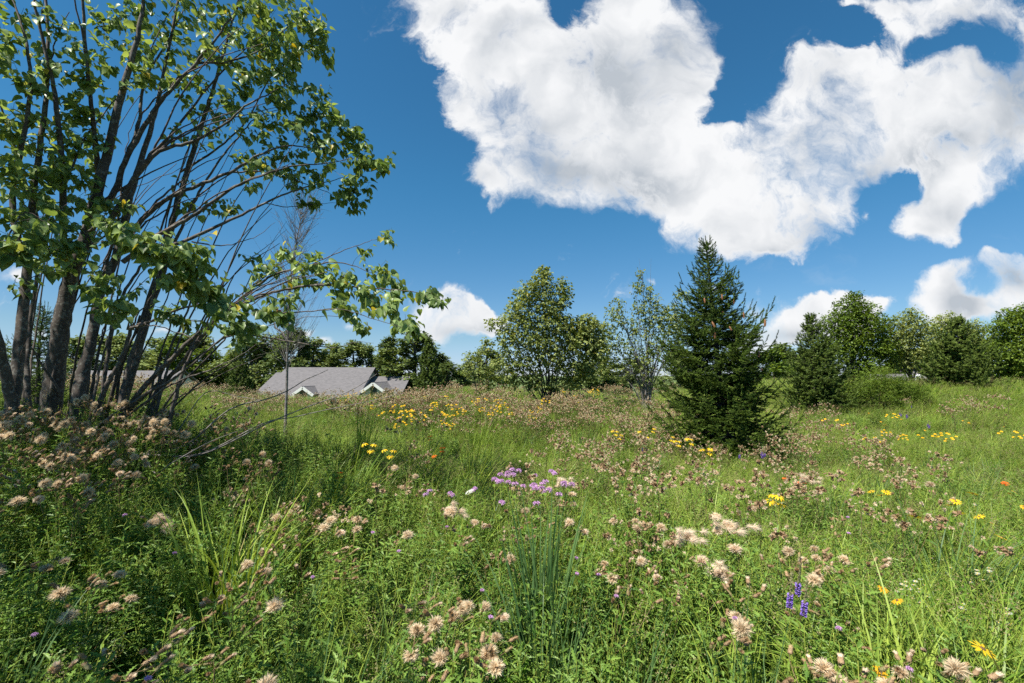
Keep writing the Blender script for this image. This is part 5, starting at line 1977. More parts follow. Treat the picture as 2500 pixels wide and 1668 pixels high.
if STAGE != 'sky':
    RP = np.random.default_rng(404)
    PUFFS = [puff_mesh('puff', RP, 200, .032), puff_mesh('puff', RP, 170, .026, .8), puff_mesh('puff', RP, 210, .036, .9, (.35, 0, -.1)), puff_mesh('puff', RP, 190, .030, 1.0, (.2, 0, .1), [M_WHITEFLUFF, M_BUD])]
    BUDS = [bud_mesh('bud', RP), bud_mesh('bud', RP, 1.2), bud_mesh('bud', RP, .7, [M_TUFT, M_GBUD]), bud_mesh('bud', RP, 1.1, [M_WHITEFLUFF, M_BUD])]
    CLOUDS = [cloud_mesh('wool', RP, 9), cloud_mesh('wool', RP, 12)]
    VB = [stash(thistle_variant(RP, 9, 0, .07)), stash(thistle_variant(RP, 8, 0, .055, sidebr=1)), stash(thistle_variant(RP, 10, 0, .08, sidebr=3)), stash(thistle_variant(RP, 8, 1, .07, sidebr=3))]
    VP = [stash(thistle_variant(RP, 8, 2, .06)), stash(thistle_variant(RP, 7, 2, .05, sidebr=1)), stash(thistle_variant(RP, 9, 3, .065)), stash(thistle_variant(RP, 6, 1, .045, sidebr=1))]
    VC = [stash(thistle_variant(RP, 6, 2, .05, cloud=True)), stash(thistle_variant(RP, 7, 3, .055, cloud=True))]
    VS = [stash(thistle_variant(RP, 3, 0, .03, sidebr=0)), stash(thistle_variant(RP, 2, 1, .02, sidebr=0))]

    used = []

    def plant(vs, px, py, label, name='thistle', cat='thistle', group=None, h=None, proto_h=.92, hr=(.74, .92), smax=1.2, s=None):
        h = RP.uniform(*hr) if h is None else h
        p = on_ray(px, py, h, .75, 34)
        if p is None:
            return None
        g = float(H(p[0], p[1]))
        v = vs[int(RP.integers(0, len(vs)))]
        zs = (p[2] - g) / proto_h
        xy = s or RP.uniform(.9, 1.15)
        return link_tree(v, name, (p[0], p[1], g), RP.uniform(-1.2, 1.2), (xy, xy, zs), label, cat, group)

    # thistles of the foreground, one by one
    FG = [
        (183, 1098, 'C', 'thistle with a big loose tan tuft among the shaded thistles below the left trunks'),
        (112, 985, 'C', 'blurred fluffy thistle clump right in front of the leftmost pale trunks'),
        (280, 1012, 'P', 'thistle with a row of light tan puffs in front of the middle trunks'),
        (330, 1025, 'P', 'bright tan-headed thistle just right of the puff row in front of the trunks'),
        (350, 1062, 'P', 'thistle with one round puff standing below the bright puff row'),
        (14, 1205, 'P', 'thistle with matted tan heads touching the left edge halfway down the slope'),
        (370, 1252, 'C', 'single round translucent seed ball on the dark slope left of the grass clump'),
        (192, 1205, 'B', 'thistle with few brown buds on the shaded left slope'),
        (37, 1365, 'P', 'wind-swept fluffy thistle at the left edge in the foreground'),
        (178, 1407, 'P', 'thistle with a white burst between brown buds, lower left foreground'),
        (225, 1388, 'B', 'thistle with long pale buds right of the white burst'),
        (206, 1463, 'P', 'thistle with one drooping white seed head low on the left'),
        (239, 1594, 'B', 'thistle with tan buds near the bottom edge on the left'),
        (375, 1540, 'B', 'thistle with knobbly brown buds in the lower left foreground'),
        (309, 1599, 'B', 'thistle with flattened tan buds near the bottom left'),
        (468, 1582, 'B', 'thistle with two slim tan buds near the bottom, below the grass clump'),
        (452, 1482, 'B', 'thistle with crowded brown buds below the left grass clump'),
        (520, 1430, 'B', 'thistle with brown knobs at the foot of the left grass clump'),
        (566, 1411, 'B', 'thistle with pale buds right of the left grass clump'),
        (590, 1365, 'P', 'thistle with white-tipped buds above the single big puff'),
        (641, 1450, 'P', 'thistle with one large cream puff left of the bottom centre'),
        (618, 1632, 'P', 'thistle with a ragged grey puff cut by the bottom edge'),
        (637, 1379, 'B', 'thistle with tall narrow buds above the large cream puff'),
        (683, 1330, 'B', 'thistle with a pair of upright brown buds in the left centre'),
        (702, 1290, 'B', 'thistle with a crown of dark tan buds in the left centre'),
        (772, 1278, 'P', 'thistle with ragged open heads left of the centre'),
        (800, 1248, 'P', 'thistle with white-lit open heads above the ragged ones'),
        (815, 1325, 'B', 'thistle with hanging brown buds under the ragged heads'),
        (871, 1262, 'P', 'thistle with one wide open tan head left of the big wool mass'),
        (740, 1215, 'B', 'thistle with small tan buds on the left centre slope'),
        (712, 1234, 'B', 'thistle with flattened tan buds left of the small bud group'),
        (655, 1243, 'B', 'thistle with bent brown buds at the edge of the shade'),
        (950, 1130, 'P', 'thistle with a small loose puff in the sunlit grass left of the lilac flowers'),
        (1002, 1152, 'P', 'thistle with tall fluffy head left of the lilac flowers'),
        (988, 1184, 'P', 'thistle with low round puff just under the tall fluffy head'),
        (1078, 1232, 'C', 'thistle with the biggest pale wool mass, left below the lilac flowers'),
        (1055, 1175, 'B', 'thistle with dark tan heads above the biggest wool mass'),
        (978, 1285, 'P', 'thistle with one ragged head below left of the biggest wool mass'),
        (857, 1355, 'B', 'lone thistle with one thick brown bud, left centre foreground'),
        (1141, 1268, 'P', 'thistle with a flat round tan puff right below the biggest wool mass'),
        (1120, 1300, 'B', 'thistle with open pale bracts under the flat round puff'),
        (1011, 1535, 'P', 'thistle with a long blown cream puff, upper one of the bottom pair'),
        (1040, 1583, 'P', 'thistle with a wide starry cream puff, lower one of the bottom pair'),
        (1073, 1474, 'P', 'thistle with a dense orange-tan puff above the bottom pair'),
        (997, 1449, 'B', 'thistle with curled tan buds left of the dense orange-tan puff'),
        (1128, 1443, 'P', 'thistle with a tall fan-shaped puff in the centre foreground'),
        (1173, 1462, 'P', 'thistle with a bright round puff right of the fan-shaped one'),
        (1166, 1537, 'B', 'thistle with clustered swollen buds near the bottom centre'),
        (1190, 1575, 'P', 'thistle with split pale heads under the clustered buds'),
        (1107, 1560, 'B', 'thistle with one white-tipped bud between the bottom puffs'),
        (1260, 1187, 'P', 'thistle with brown heads crowding the foot of the lilac flowers'),
        (1303, 1182, 'B', 'thistle with knobbly tan buds right under the lilac flowers'),
        (1371, 1172, 'C', 'thistle with wool streaming to the right beside the lilac flowers'),
        (1384, 1217, 'P', 'thistle with a white-lit open head right below the lilac flowers'),
        (1379, 1262, 'P', 'thistle with one blown pale head further below the lilac flowers'),
        (1298, 1247, 'B', 'thistle with egg-shaped buds below the middle of the lilac flowers'),
        (1265, 1225, 'B', 'thistle with open brown heads left below the lilac flowers'),
        (1367, 1128, 'B', 'thistle with round buds standing just behind the lilac flowers'),
        (1226, 1341, 'B', 'thistle with one lit bud in the centre of the meadow foreground'),
        (1460, 1134, 'P', 'thistle with a loose pinkish puff right of the lilac flowers'),
        (1516, 1256, 'P', 'thistle with one shell-shaped open head right of the centre'),
        (1473, 1383, 'P', 'thistle with a drooping tan plume right of the tall centre grass'),
        (1539, 1392, 'B', 'thistle with a twisted pale bud right of the drooping plume'),
        (1567, 1354, 'P', 'thistle with two small tan puffs in the right centre'),
        (1614, 1356, 'B', 'thistle with a single dark round bud in the right centre'),
        (1588, 1266, 'P', 'thistle at the left end of the long drifting wool streak'),
        (1673, 1300, 'C', 'thistle holding the long drifting streak of pale wool'),
        (1733, 1247, 'P', 'thistle with flat tan heads above the second wool patch'),
        (1778, 1275, 'C', 'thistle with the second wool patch, right of the long streak'),
        (1682, 1409, 'B', 'thistle with pale buds between the wool streak and the violet spikes'),
        (1763, 1392, 'C', 'thistle with a sagging tan plume left of the violet spikes'),
        (1771, 1486, 'P', 'thistle with open white-edged heads below left of the violet spikes'),
        (1798, 1500, 'P', 'thistle with crowded open heads next to a small purple bloom'),
        (1811, 1530, 'B', 'thistle with drooping tan heads under the crowded open ones'),
        (1837, 1413, 'B', 'thistle with slender buds directly left of the violet spikes'),
        (1900, 1330, 'P', 'thistle with pinkish open heads above the violet spikes'),
        (1922, 1355, 'B', 'thistle with reddish buds close above the violet spikes'),
        (1977, 1379, 'P', 'thistle with dark matted heads behind the violet spikes'),
        (2003, 1326, 'B', 'thistle with rounded pale buds upper right of the violet spikes'),
        (2028, 1338, 'P', 'thistle with large tan heads right of the rounded pale buds'),
        (2050, 1362, 'B', 'thistle with hooked pale buds right of the violet spikes'),
        (2037, 1256, 'B', 'thistle with one dark round head in the right meadow'),
        (2028, 1473, 'B', 'thistle with pink-tipped buds lower right of the violet spikes'),
        (2310, 1592, 'P', 'thistle with a grey puff over the bending grass, lower right'),
        (2284, 1560, 'B', 'thistle with brown buds left of the lower right grey puff'),
        (1999, 1620, 'P', 'thistle with open shell-like heads near the bottom right of centre'),
        (1977, 1584, 'B', 'thistle with long pale bud above the shell-like heads'),
        (2067, 1613, 'B', 'thistle with tan buds right of the shell-like heads'),
        (2160, 1648, 'P', 'thistle with white-lit heads cut by the bottom edge'),
        (2037, 1650, 'B', 'thistle with brown heads at the bottom edge, left of the white-lit ones'),
        (2382, 1626, 'B', 'thistle with a purplish bud in the lower right corner'),
        (1968, 1166, 'C', 'thistle with bright wool beside the orange flowers'),
        (1939, 1179, 'P', 'thistle with pale heads under the orange flowers'),
        (1820, 1170, 'P', 'thistle with ragged pale heads left of the large yellow flowers'),
        (2045, 1145, 'P', 'thistle with pinkish heads right of the orange flowers'),
        (2262, 1170, 'P', 'thistle with a flat row of tan heads in the right meadow'),
        (1743, 1143, 'P', 'thistle with spreading pale heads between lilac and yellow flowers'),
        (2128, 1345, 'B', 'lone thistle bud rising from the bending grass on the right'),
    ]
    for (px, py, k, lab) in FG:
        vs = {'B': VB + VS[:1], 'P': VP, 'C': VC}[k]
        plant(vs, px, py, lab, group='thistles gone to seed in the foreground', hr=(.70, .86), s=RP.uniform(1.0, 1.25) if k == 'B' else RP.uniform(1.0, 1.3))

    # drifts of thistles whose members look alike
    LAND = [(0, 60, 'at the left edge'), (60, 110, 'before the leftmost pale trunks'), (110, 165, 'before the thickest trunk'), (165, 230, 'right of the thickest trunk'), (230, 300, 'before the slim middle stems'),
            (300, 380, 'before the leaning right stems'), (380, 460, 'where the low limbs leave the clump'), (460, 560, 'under the low leafy limbs'), (560, 640, 'left of the pale dead limbs'), (640, 760, 'by the dead limbs and bare sapling'),
            (760, 860, 'under the left half of the roof'), (860, 960, 'under the white gable'), (960, 1040, 'left of the pointed spruce foot'), (1040, 1150, 'right of the pointed spruce foot'),
            (1150, 1280, 'below the left side of the centre tree'), (1280, 1400, 'below the centre tree foot'), (1400, 1520, 'below the sparse tree'), (1520, 1700, 'before the left flank of the tall spruce'),
            (1700, 1900, 'below the tall spruce'), (1900, 2050, 'below the second spruce'), (2050, 2200, 'below the grey-green shrub'), (2200, 2500, 'towards the right edge')]

    def drift(n, cx, cy, rx, ry, label, vs, hr=(.8, 1.0), group=None):
        for k in range(n):
            a = RP.uniform(0, 6.28)
            q = math.sqrt(RP.random())
            x, y = max(2, cx + math.cos(a) * q * rx), cy + math.sin(a) * q * ry
            v = vs[int(RP.integers(0, len(vs)))]
            rank = ['back', 'middle', 'front'][int(np.clip((y - cy + ry) / (2 * ry) * 3, 0, 2.99))]
            side = next(t for a_, b_, t in LAND if a_ <= x < b_)
            look = 'puffy' if v in VP else ('many-headed' if len(PARTS[v.name]) > 11 else 'bud-headed')
            lab = '%s %s %s, %s rank' % (look, label, side, rank)
            plant([v], x, y, lab, group=group or label, hr=hr)
    drift(42, 190, 1010, 230, 55, 'brown thistle', VB + VP, (.85, 1.02), 'drift before the left trunks')
    drift(26, 150, 1120, 190, 55, 'shaded slope thistle below the drift,', VB + VP[:2], (.82, .98), 'shaded drift on the left slope')
    drift(24, 480, 1010, 150, 50, 'dusky thistle', VB + VP, (.8, .98), 'drift under the low limbs')
    drift(12, 570, 1100, 150, 45, 'lone shade-edge thistle', VB, (.75, .92), 'sparse thistles at the edge of the shade')
    drift(16, 330, 890, 130, 22, 'far pale thistle behind the trunks,', VP, (.9, 1.1), 'thistles behind the trunks')
    drift(10, 850, 945, 90, 22, 'tall dry thistle against the roof,', VB + VP[:1], (.95, 1.25), 'thistles against the roof')
    drift(14, 1000, 940, 60, 20, 'dry crest thistle', VP + VB, (.8, 1.0), 'thistles before the pointed spruce')
    drift(14, 1500, 1130, 170, 28, 'small sunlit thistle', VP + VB, (.62, .78), 'pale thistles in the middle')
    drift(10, 2050, 1130, 160, 30, 'small tan thistle', VP + VB, (.62, .78), 'tan thistles on the right')
    plant([VB[2]], 878, 897, 'tallest dry thistle whose heads rise over the grey roof ridge line', h=1.35)

    # ---- flowers
    CONE3 = [petal_head('coneflower', RP, 9, .040, 1.15, M_YELLOW, M_GREYCONE, .009, .020) for _ in range(3)]
    SUSAN = [petal_head('susan', RP, 12, .028, .25, M_GOLD, M_CONE, .008, .010, .6) for _ in range(2)]
    FLATY = [petal_head('sunray', RP, 11, .034, .15, M_YELLOW, M_CONE, .009, .008, .5) for _ in range(2)]
    BERG = [floret_head('bergamot', RP, 95, .030, M_LILAC, M_GREYCONE, .35) for _ in range(3)]
    SMALLP = [floret_head('thistle_bloom', RP, 90, .013, M_LILAC, M_GBUD, .9, .0011) for _ in range(2)]
    SPIKE = [spike_head('spike', RP) for _ in range(3)]
    ORNG = [umbel_mesh('orange_umbel', RP, M_ORANGE, 46, .032, .009) for _ in range(2)]
    LACE = umbel_mesh('white_umbel', RP, M_WHITEPETAL, 90, .032, .004, .15)
    DAISY = petal_head('daisy', RP, 14, .009, .1, M_WHITEPETAL, M_YELLOW, .0035, .003, .35)

    yel = [flower_plant('yellow_coneflower', RP, .95, LANCE, [M_FORB, M_STEM], CONE3[:k], .05, 14, .1) for k in (2, 3, 1)]
    ysun = [flower_plant('golden_daisy', RP, .75, LANCE, [M_FORB, M_STEM], SUSAN[:k], .05, 14, .08) for k in (2, 1)]
    yflat = [flower_plant('yellow_ray_flower', RP, .75, LANCE, [M_FORB, M_STEM], FLATY[:k], .045, 14, .08, tilt=.9) for k in (2, 1)]
    berg = [flower_plant('bergamot', RP, .88, OVAL, [M_FORB, M_STEM], BERG[:k], .045, 14, .06) for k in (1, 2)]
    small = [flower_plant('pink_thistle_bloom', RP, .85, LOBED, [M_THLEAF, M_STEM], SMALLP[:1], .0, 24, .085)]
    verv = [flower_plant('vervain', RP, .85, LANCE, [M_FORB, M_STEM], SPIKE[:k], .035, 18, .1, 1, .02, .15) for k in (1, 2)]
    orng = [flower_plant('butterfly_weed', RP, .62, LANCE, [M_FORB, M_STEM], ORNG[:k], .05, 24, .07) for k in (1, 2)]
    lace = [flower_plant('white_umbel_flower', RP, .85, LOBED, [M_FORB, M_STEM], [LACE], 0, 12, .06)]
    daisy = [flower_plant('white_daisy', RP, .6, LANCE, [M_FORB, M_STEM], [DAISY] * 6, .07, 20, .05)]

    def flower(vs, px, py, name, cat, label, h, ph, group=None, s=1.0):
        plant(vs, px, py, label, name, cat, group, h=h, proto_h=ph, s=s)

    YG = 'drooping yellow coneflowers'
    for px, py, lab in [
        (1500, 1050, 'yellow coneflower pair left in the row in front of the tall spruce'), (1512, 1058, 'yellow coneflower lowest at the left end of the spruce row'),
        (1560, 1040, 'tallest yellow coneflower in the row in front of the tall spruce'), (1578, 1056, 'yellow coneflower right beside the tallest one'),
        (1592, 1042, 'small yellow coneflower at the right of the tallest group'), (1636, 1062, 'yellow coneflower between the tallest group and the spruce'),
        (1652, 1074, 'low yellow coneflower left under the spruce'), (1682, 1068, 'yellow coneflower at the left corner of the spruce shade'),
        (1712, 1082, 'yellow coneflower below the spruce, second from the right of its row'), (1730, 1088, 'yellow coneflower at the right end of the row below the spruce'),
        (1880, 1196, 'large yellow coneflower with drooping petals right of the centre'), (1898, 1204, 'second large yellow coneflower overlapping the first'),
        (1404, 965, 'bright yellow coneflower clump right of the centre tree foot'), (1412, 975, 'low yellow coneflower under the bright clump by the centre tree'),
        (1372, 945, 'yellow coneflower behind the centre tree foot'), (1440, 950, 'yellow coneflower right of the centre tree stems'),
        (930, 970, 'yellow coneflower in front of the small white gable'), (905, 985, 'yellow coneflower left below the white gable'), (935, 992, 'yellow coneflower low under the white gable'),
        (985, 978, 'yellow coneflower right of the white gable'), (1035, 965, 'yellow coneflower left of the pointed spruce foot'), (1060, 980, 'yellow coneflower before the pointed spruce'),
        (1100, 985, 'yellow coneflower right of the pointed spruce'), (1130, 1000, 'yellow coneflower further right of the pointed spruce'), (1010, 1000, 'small yellow coneflower on the sunlit crest'),
        (868, 930, 'yellow coneflower against the grey roof'), (735, 925, 'yellow coneflower right of the bare sapling'), (1090, 965, 'yellow coneflower on the crest behind the grass'),
        (540, 905, 'yellow coneflower seen under the limbs, left'), (565, 912, 'yellow coneflower seen under the limbs, middle'), (470, 905, 'yellow coneflower left of the limbs gap'), (505, 930, 'yellow coneflower low in the limbs gap'),
        (900, 1080, 'yellow coneflower in the shade edge left of the sunny grass'), (948, 1095, 'single hanging yellow coneflower in dark grass'),
        (2012, 955, 'yellow coneflower right above the spruce flank'),
    ]:
        flower(yel, px, py, 'yellow_coneflower', 'flower', lab, RP.uniform(.8, .95), .95, YG, 1.15)
    for px, py, lab in [
        (2160, 1032, 'golden daisy clump in the far right meadow'), (2150, 1025, 'golden daisy left in the far right clump'), (2200, 1022, 'golden daisy upper right of the far clump'),
        (2205, 1055, 'golden daisy below the far right clump'), (2258, 1048, 'golden daisy right of the far clump'), (2120, 1005, 'small golden daisy near the second spruce'), (2165, 1010, 'small golden daisy between spruce and blue flowers'),
        (2350, 1025, 'orange-gold daisy patch in front of the broad right spruce'), (2365, 1028, 'golden daisy right in the orange-gold patch'), (2450, 1040, 'golden daisy at the far right'),
        (2140, 1605, 'golden daisy with a red-brown centre near the bottom right'), (2155, 1428, 'golden daisy above the bending grass on the right'), (2190, 1455, 'golden daisy low above the bending grass'),
        (2495, 1225, 'golden daisy at the right edge halfway up'), (2470, 1190, 'small golden daisy near the right edge'),
    ]:
        flower(ysun, px, py, 'golden_daisy', 'flower', lab, RP.uniform(.62, .78), .75, 'golden daisies on the right', .62)
    for px, py, lab in [
        (2160, 1198, 'flat yellow flower blown sideways in the right meadow'), (2140, 1200, 'flat yellow flower left of the blown one'), (2300, 1258, 'flat yellow flower beside the long one on the right'),
        (2410, 1262, 'longest flat yellow flower near the right edge'), (2340, 1245, 'flat yellow flower left of the longest one'), (2445, 1305, 'flat yellow flower below the longest one'),
        (2235, 1255, 'small flat yellow flower between the grasses'), (2195, 1258, 'dull flat yellow flower between the grasses'), (2375, 1200, 'small flat yellow flower high on the right'),
        (2400, 1572, 'flat yellow flower in the lower right grass'), (2330, 1220, 'flat yellow flower above the longest pair'),
    ]:
        flower(yflat, px, py, 'yellow_ray_flower', 'flower', lab, RP.uniform(.62, .75), .75, 'flat yellow flowers on the right')
    ORD = ['first', 'second', 'third', 'fourth', 'fifth', 'sixth', 'seventh', 'eighth', 'ninth', 'tenth', 'eleventh', 'twelfth', 'thirteenth', 'fourteenth', 'fifteenth', 'sixteenth', 'seventeenth', 'eighteenth', 'nineteenth', 'twentieth']
    BXY = [(1207, 1164), (1232, 1152), (1245, 1148), (1262, 1140), (1258, 1152), (1278, 1162), (1300, 1160), (1307, 1138), (1325, 1156), (1332, 1148), (1345, 1145), (1325, 1172), (1332, 1185), (1298, 1178), (1378, 1160), (1390, 1172), (1365, 1178), (1226, 1198), (1310, 1200), (1235, 1168)]
    for px, py in BXY:
        flower(berg, px, py, 'bergamot', 'flower', 'lilac bergamot, %s from the left in the centre patch' % ORD[sorted(BXY).index((px, py))], RP.uniform(.80, .90), .88, ['lilac bergamot patch, left and middle', 'lilac bergamot patch, right'][int(px > 1340)], 1.25)
    DXY = [(1040, 1180), (1050, 1172), (1105, 1182), (1155, 1172), (1160, 1168), (1100, 1178)]
    for px, py in DXY:
        flower(berg[:1], px, py, 'bergamot', 'flower', 'dull lilac bergamot, %s from the left in the faded row beside the bright patch' % ORD[sorted(DXY).index((px, py))], .8, .88, 'dull bergamot left of the patch')
    for px, py, lab in [
        (975, 1333, 'round pink thistle bloom left of the centre foreground'), (911, 1288, 'pink thistle bloom beside ragged tan heads, left centre'), (428, 1338, 'pink thistle bloom beside the left grass clump'),
        (764, 1396, 'pink thistle bloom in the left centre foreground'), (86, 1532, 'violet-pink thistle bloom in the lower left corner'), (364, 1634, 'pink thistle bloom at the bottom left'),
        (1178, 1427, 'small pink thistle bloom above the bright round puff'), (1199, 1490, 'pink thistle bloom right of the bright round puff'), (1505, 1441, 'pink thistle bloom right of the tall centre grass'),
        (1409, 1388, 'small pink thistle bloom at the right of the centre grass'), (1462, 1391, 'pink thistle bloom under the drooping plume'), (1408, 1350, 'pale pink thistle bloom right of the centre'),
        (1795, 1493, 'pink thistle bloom among open heads left of the violet spikes'), (2048, 1515, 'pink thistle bloom lower right of the violet spikes'), (2072, 1292, 'faint pink thistle bloom in the right meadow'),
        (2070, 1254, 'pink thistle bloom behind the dark round head'), (1092, 1276, 'pink thistle bloom under the biggest wool mass'), (2220, 1613, 'dull pink thistle bloom in the lower right'), (305, 1245, 'pale lilac bloom on the shaded left slope'),
    ]:
        flower(small, px, py, 'pink_thistle_bloom', 'flower', lab, RP.uniform(.76, .86), .85, 'small pink thistle blooms')
    for px, py, lab, k in [
        (1947, 1412, 'tallest violet flower spike in the right foreground', 0), (1925, 1440, 'short violet flower spike left in the trio', 0), (1960, 1458, 'lowest violet flower spike in the trio', 0),
        (1855, 1103, 'pair of violet spikes above the orange flowers', 1), (1867, 1105, 'violet spike right in the pair above the orange flowers', 0), (1805, 1108, 'small violet spike left of the pair', 0),
        (1568, 1092, 'single violet spike left of the tall spruce front', 0), (2195, 1008, 'violet spikes in the far right meadow', 1), (2210, 1012, 'violet spikes right in the far patch', 1), (2262, 1035, 'faint violet spikes further right', 1),
        (2225, 990, 'faint violet spike at the back of the right meadow', 0)]:
        flower([verv[k]], px, py, 'vervain', 'flower', lab, .85 if py > 1200 else .72, .90, 'violet vervain spikes')
    for px, py, lab in [(1915, 1142, 'leftmost orange flower cluster above the large yellow flowers'), (1946, 1150, 'largest orange flower cluster in the trio'), (1960, 1158, 'rightmost orange flower cluster in the trio'),
                        (1085, 1085, 'orange flower cluster in the sunny grass left of centre'), (1060, 1090, 'dull orange flower cluster left of centre'), (833, 1142, 'rusty orange flower cluster in the shade edge'),
                        (2452, 1152, 'orange flower cluster near the right edge'), (1056, 1058, 'faint orange flower cluster on the grass crest')]:
        flower(orng, px, py, 'butterfly_weed', 'flower', lab, .74, .66, 'orange flower clusters', 1.1)
    flower(lace, 1148, 1196, 'white_umbel_flower', 'flower', 'single flat white flower head left of the lilac patch', .84, .86)
    WXY = [(2235, 1425), (2250, 1435), (2262, 1445), (2225, 1445), (2270, 1420), (2380, 1480), (2490, 1490), (2440, 1390), (2410, 1395), (2300, 1370), (2110, 1230), (2215, 1150), (2395, 1230)]
    for px, py in WXY:
        flower(daisy, px, py, 'white_daisy', 'flower', 'tiny white daisies, %s from the left of the white tufts on the right' % ORD[sorted(WXY).index((px, py))], .62, .62, 'white daisies on the right')

    # ---- grass clumps one can tell apart
    def clump(px, py, h, label, mat, n, wmin, wmax, bend, wind, upright, spread=.07, seed=0):
        R = np.random.default_rng(7000 + seed)
        wmin, wmax = wmin * 1.3, wmax * 1.3
        p = on_ray(px, py, h, .8, 20)
        g = float(H(p[0], p[1]))
        mb = MB()
        blades(mb, R, n, h * .85, h * 1.5, spread, wmin, wmax, bend, wind, 9, upright=upright)
        o = mb.obj('grass_clump', mat)
        o.location = (p[0], p[1], g - .02)
        tag(o, label, 'grass clump', 'single grass clumps')
    clump(1320, 1330, .85, 'tall stiff blue-green grass clump in the centre foreground', M_BLUEGRASS, 60, .011, .019, .28, .02, .12, seed=1)
    clump(1310, 1440, .75, 'lower blades of blue-green grass around the tall centre clump', M_BLUEGRASS, 60, .009, .016, .45, .02, .25, .12, seed=2)
    clump(560, 1270, .80, 'broad-bladed green grass clump in the left foreground', M_GRASS, 90, .009, .018, .9, .05, .25, .14, seed=3)
    clump(500, 1230, .75, 'green grass clump behind the broad-bladed one on the left', M_GRASS, 60, .005, .010, .8, .05, .22, .12, seed=4)
    clump(620, 1360, .70, 'stiff grass blades right of the left foreground clump', M_BLUEGRASS, 50, .005, .010, .4, .02, .15, .12, seed=5)
    clump(2200, 1500, .75, 'large arching light green grass clump at the lower right', M_GRASS, 170, .007, .014, 1.5, .1, .4, .18, seed=6)
    clump(2400, 1560, .70, 'arching grass clump in the lower right corner', M_GRASS, 150, .007, .013, 1.5, .15, .4, .18, seed=7)
    clump(2100, 1560, .65, 'sparse arching blades left of the large right clump', M_GRASS, 40, .007, .012, 1.3, .1, .3, .10, seed=8)
    clump(1600, 1230, .70, 'long fine arching grass right of the lilac patch', M_GRASS, 110, .003, .006, 1.4, .2, .4, .16, seed=9)
    clump(880, 1000, .95, 'tall upright green grass at the right end of the tree shade', M_GRASS, 80, .006, .010, .5, .1, .18, .16, seed=10)
    clump(1165, 1030, .85, 'tall grass tuft on the sunlit crest left of centre', M_GRASS, 80, .006, .010, .6, .1, .2, .16, seed=11)
    clump(2310, 1290, .75, 'dark-bladed grass clump at the right middle', M_BLUEGRASS, 60, .006, .011, .7, .1, .25, .12, seed=12)
    clump(960, 1530, .60, 'dark upright blades left of the bottom puffs', M_BLUEGRASS, 50, .005, .009, .3, .02, .15, .12, seed=13)
    clump(1790, 1600, .60, 'long curved blades rising from the bottom edge', M_GRASS, 26, .009, .014, 1.0, .05, .25, .08, seed=14)

    for k, (px, py, h, lab, n, bend) in enumerate([
        (2050, 1480, .65, 'light green arching grass right below the violet spikes', 90, 1.3), (2340, 1440, .70, 'light green arching grass at the right, above the corner clump', 110, 1.4),
        (2260, 1600, .62, 'long-bladed light grass near the bottom right', 110, 1.5), (2450, 1470, .70, 'long-bladed grass touching the right edge', 100, 1.4), (1660, 1340, .66, 'upright green grass right of the drifting wool', 80, .8),
        (1150, 1090, .75, 'bright long grass in the sunlit centre left of the lilac patch', 100, .9), (1020, 1075, .75, 'bright long grass at the edge of the tree shade', 100, .9), (700, 1190, .78, 'green grass tuft in the shade right of the left slope', 90, .8),
        (830, 1120, .78, 'long grass where the tree shade ends', 100, .8), (1420, 1060, .70, 'long fine grass behind the lilac patch', 100, 1.1), (1340, 1110, .66, 'curved light grass directly behind the lilac patch', 80, 1.2),
        (1720, 1420, .62, 'broad light blades left of the violet spikes', 60, 1.0), (1900, 1560, .60, 'broad light blades at the bottom, below the violet spikes', 70, 1.1), (1480, 1560, .55, 'green blades at the bottom, right of the tall centre grass', 60, .8)]):
        clump(px, py, h, lab, M_GRASS, n, .006, .012, bend, .14, .32, .15, seed=30 + k)

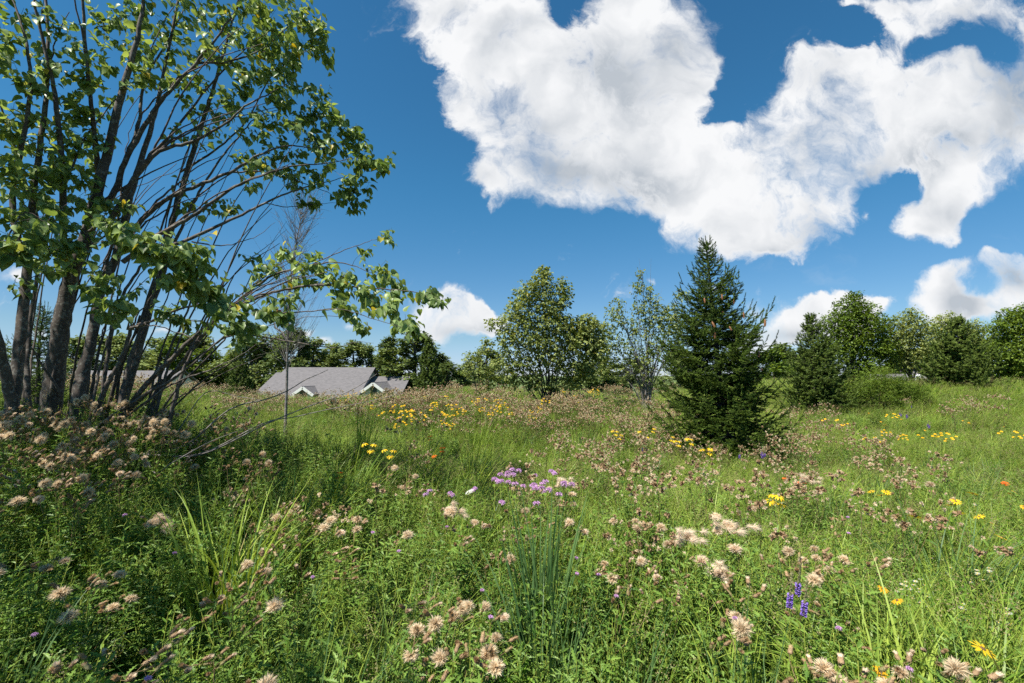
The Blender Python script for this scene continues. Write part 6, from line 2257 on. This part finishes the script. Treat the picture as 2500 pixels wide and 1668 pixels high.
    # ---- the masses beyond counting
    def put_px(name, kinds, patches, label, h=.8, seed=0, smin=.8, smax=1.15, dmin=2.6):
        R = np.random.default_rng(5000 + seed)
        out = []
        for (cx, cy, rx, ry, n) in patches:
            for k in range(n):
                a = R.uniform(0, 6.28)
                q = math.sqrt(R.random())
                p = on_ray(cx + math.cos(a) * q * rx, cy + math.sin(a) * q * ry, h, 3.0, 34)
                if p is not None and np.hypot(p[0], p[1]) > dmin:
                    out.append((p[0] + R.normal(0, .1), p[1] + R.normal(0, .25)))
        p = np.array(out)
        n = len(p)
        cnt = sum(len(PROT[k]) for k in kinds)
        s = R.uniform(smin, smax, n)
        scatter(name, kinds, np.stack([p[:, 0], p[:, 1], H(p[:, 0], p[:, 1]) - .01], -1), R.uniform(-3, 3, n), R.normal(0, .06, (n, 2)), np.stack([s, s, s], -1), R.integers(0, cnt, n), label)
    put_px('distant_thistles', ['farthistle'], [(1250, 1240, 420, 90, 4), (700, 1290, 300, 100, 3), (1900, 1290, 380, 110, 5), (330, 905, 240, 20, 187), (400, 925, 260, 28, 244), (640, 965, 110, 25, 86), (900, 975, 160, 25, 86), (1650, 1180, 250, 60, 8), (2150, 1200, 200, 50, 4), 
        (1250, 960, 330, 28, 259), (1450, 1000, 200, 38, 111), (1150, 1000, 150, 35, 37), (1620, 1030, 120, 40, 27), (1560, 940, 90, 20, 70), (1800, 1085, 180, 30, 16), (1960, 1030, 90, 50, 19),
        (2000, 1090, 140, 35, 9), (1530, 1100, 220, 40, 14), (2080, 1160, 170, 40, 4), (2300, 1140, 160, 40, 3), (300, 900, 260, 28, 149), (560, 930, 140, 28, 54), (800, 955, 150, 25, 86),
        (60, 900, 60, 20, 28), (1400, 1080, 180, 30, 9), (2150, 1060, 150, 30, 5), (1000, 1060, 180, 30, 5), (2300, 985, 160, 25, 14), (60, 900, 60, 20, 93), (560, 900, 100, 20, 46)],
        'tan seed-headed thistles covering the middle and far meadow', .78, 1)
    put_px('distant_yellow_flowers', ['faryellow'], [(1080, 975, 130, 20, 3), (1400, 950, 60, 14, 14), (1330, 935, 40, 10, 5), (560, 915, 110, 18, 22), (1250, 985, 150, 15, 14), (2150, 1020, 160, 25, 5), (2350, 1050, 130, 25, 3), (900, 960, 60, 14, 10), (1040, 1000, 90, 12, 10)],
           'specks of yellow flowers in the far meadow', .85, 2, .7, 1.0)
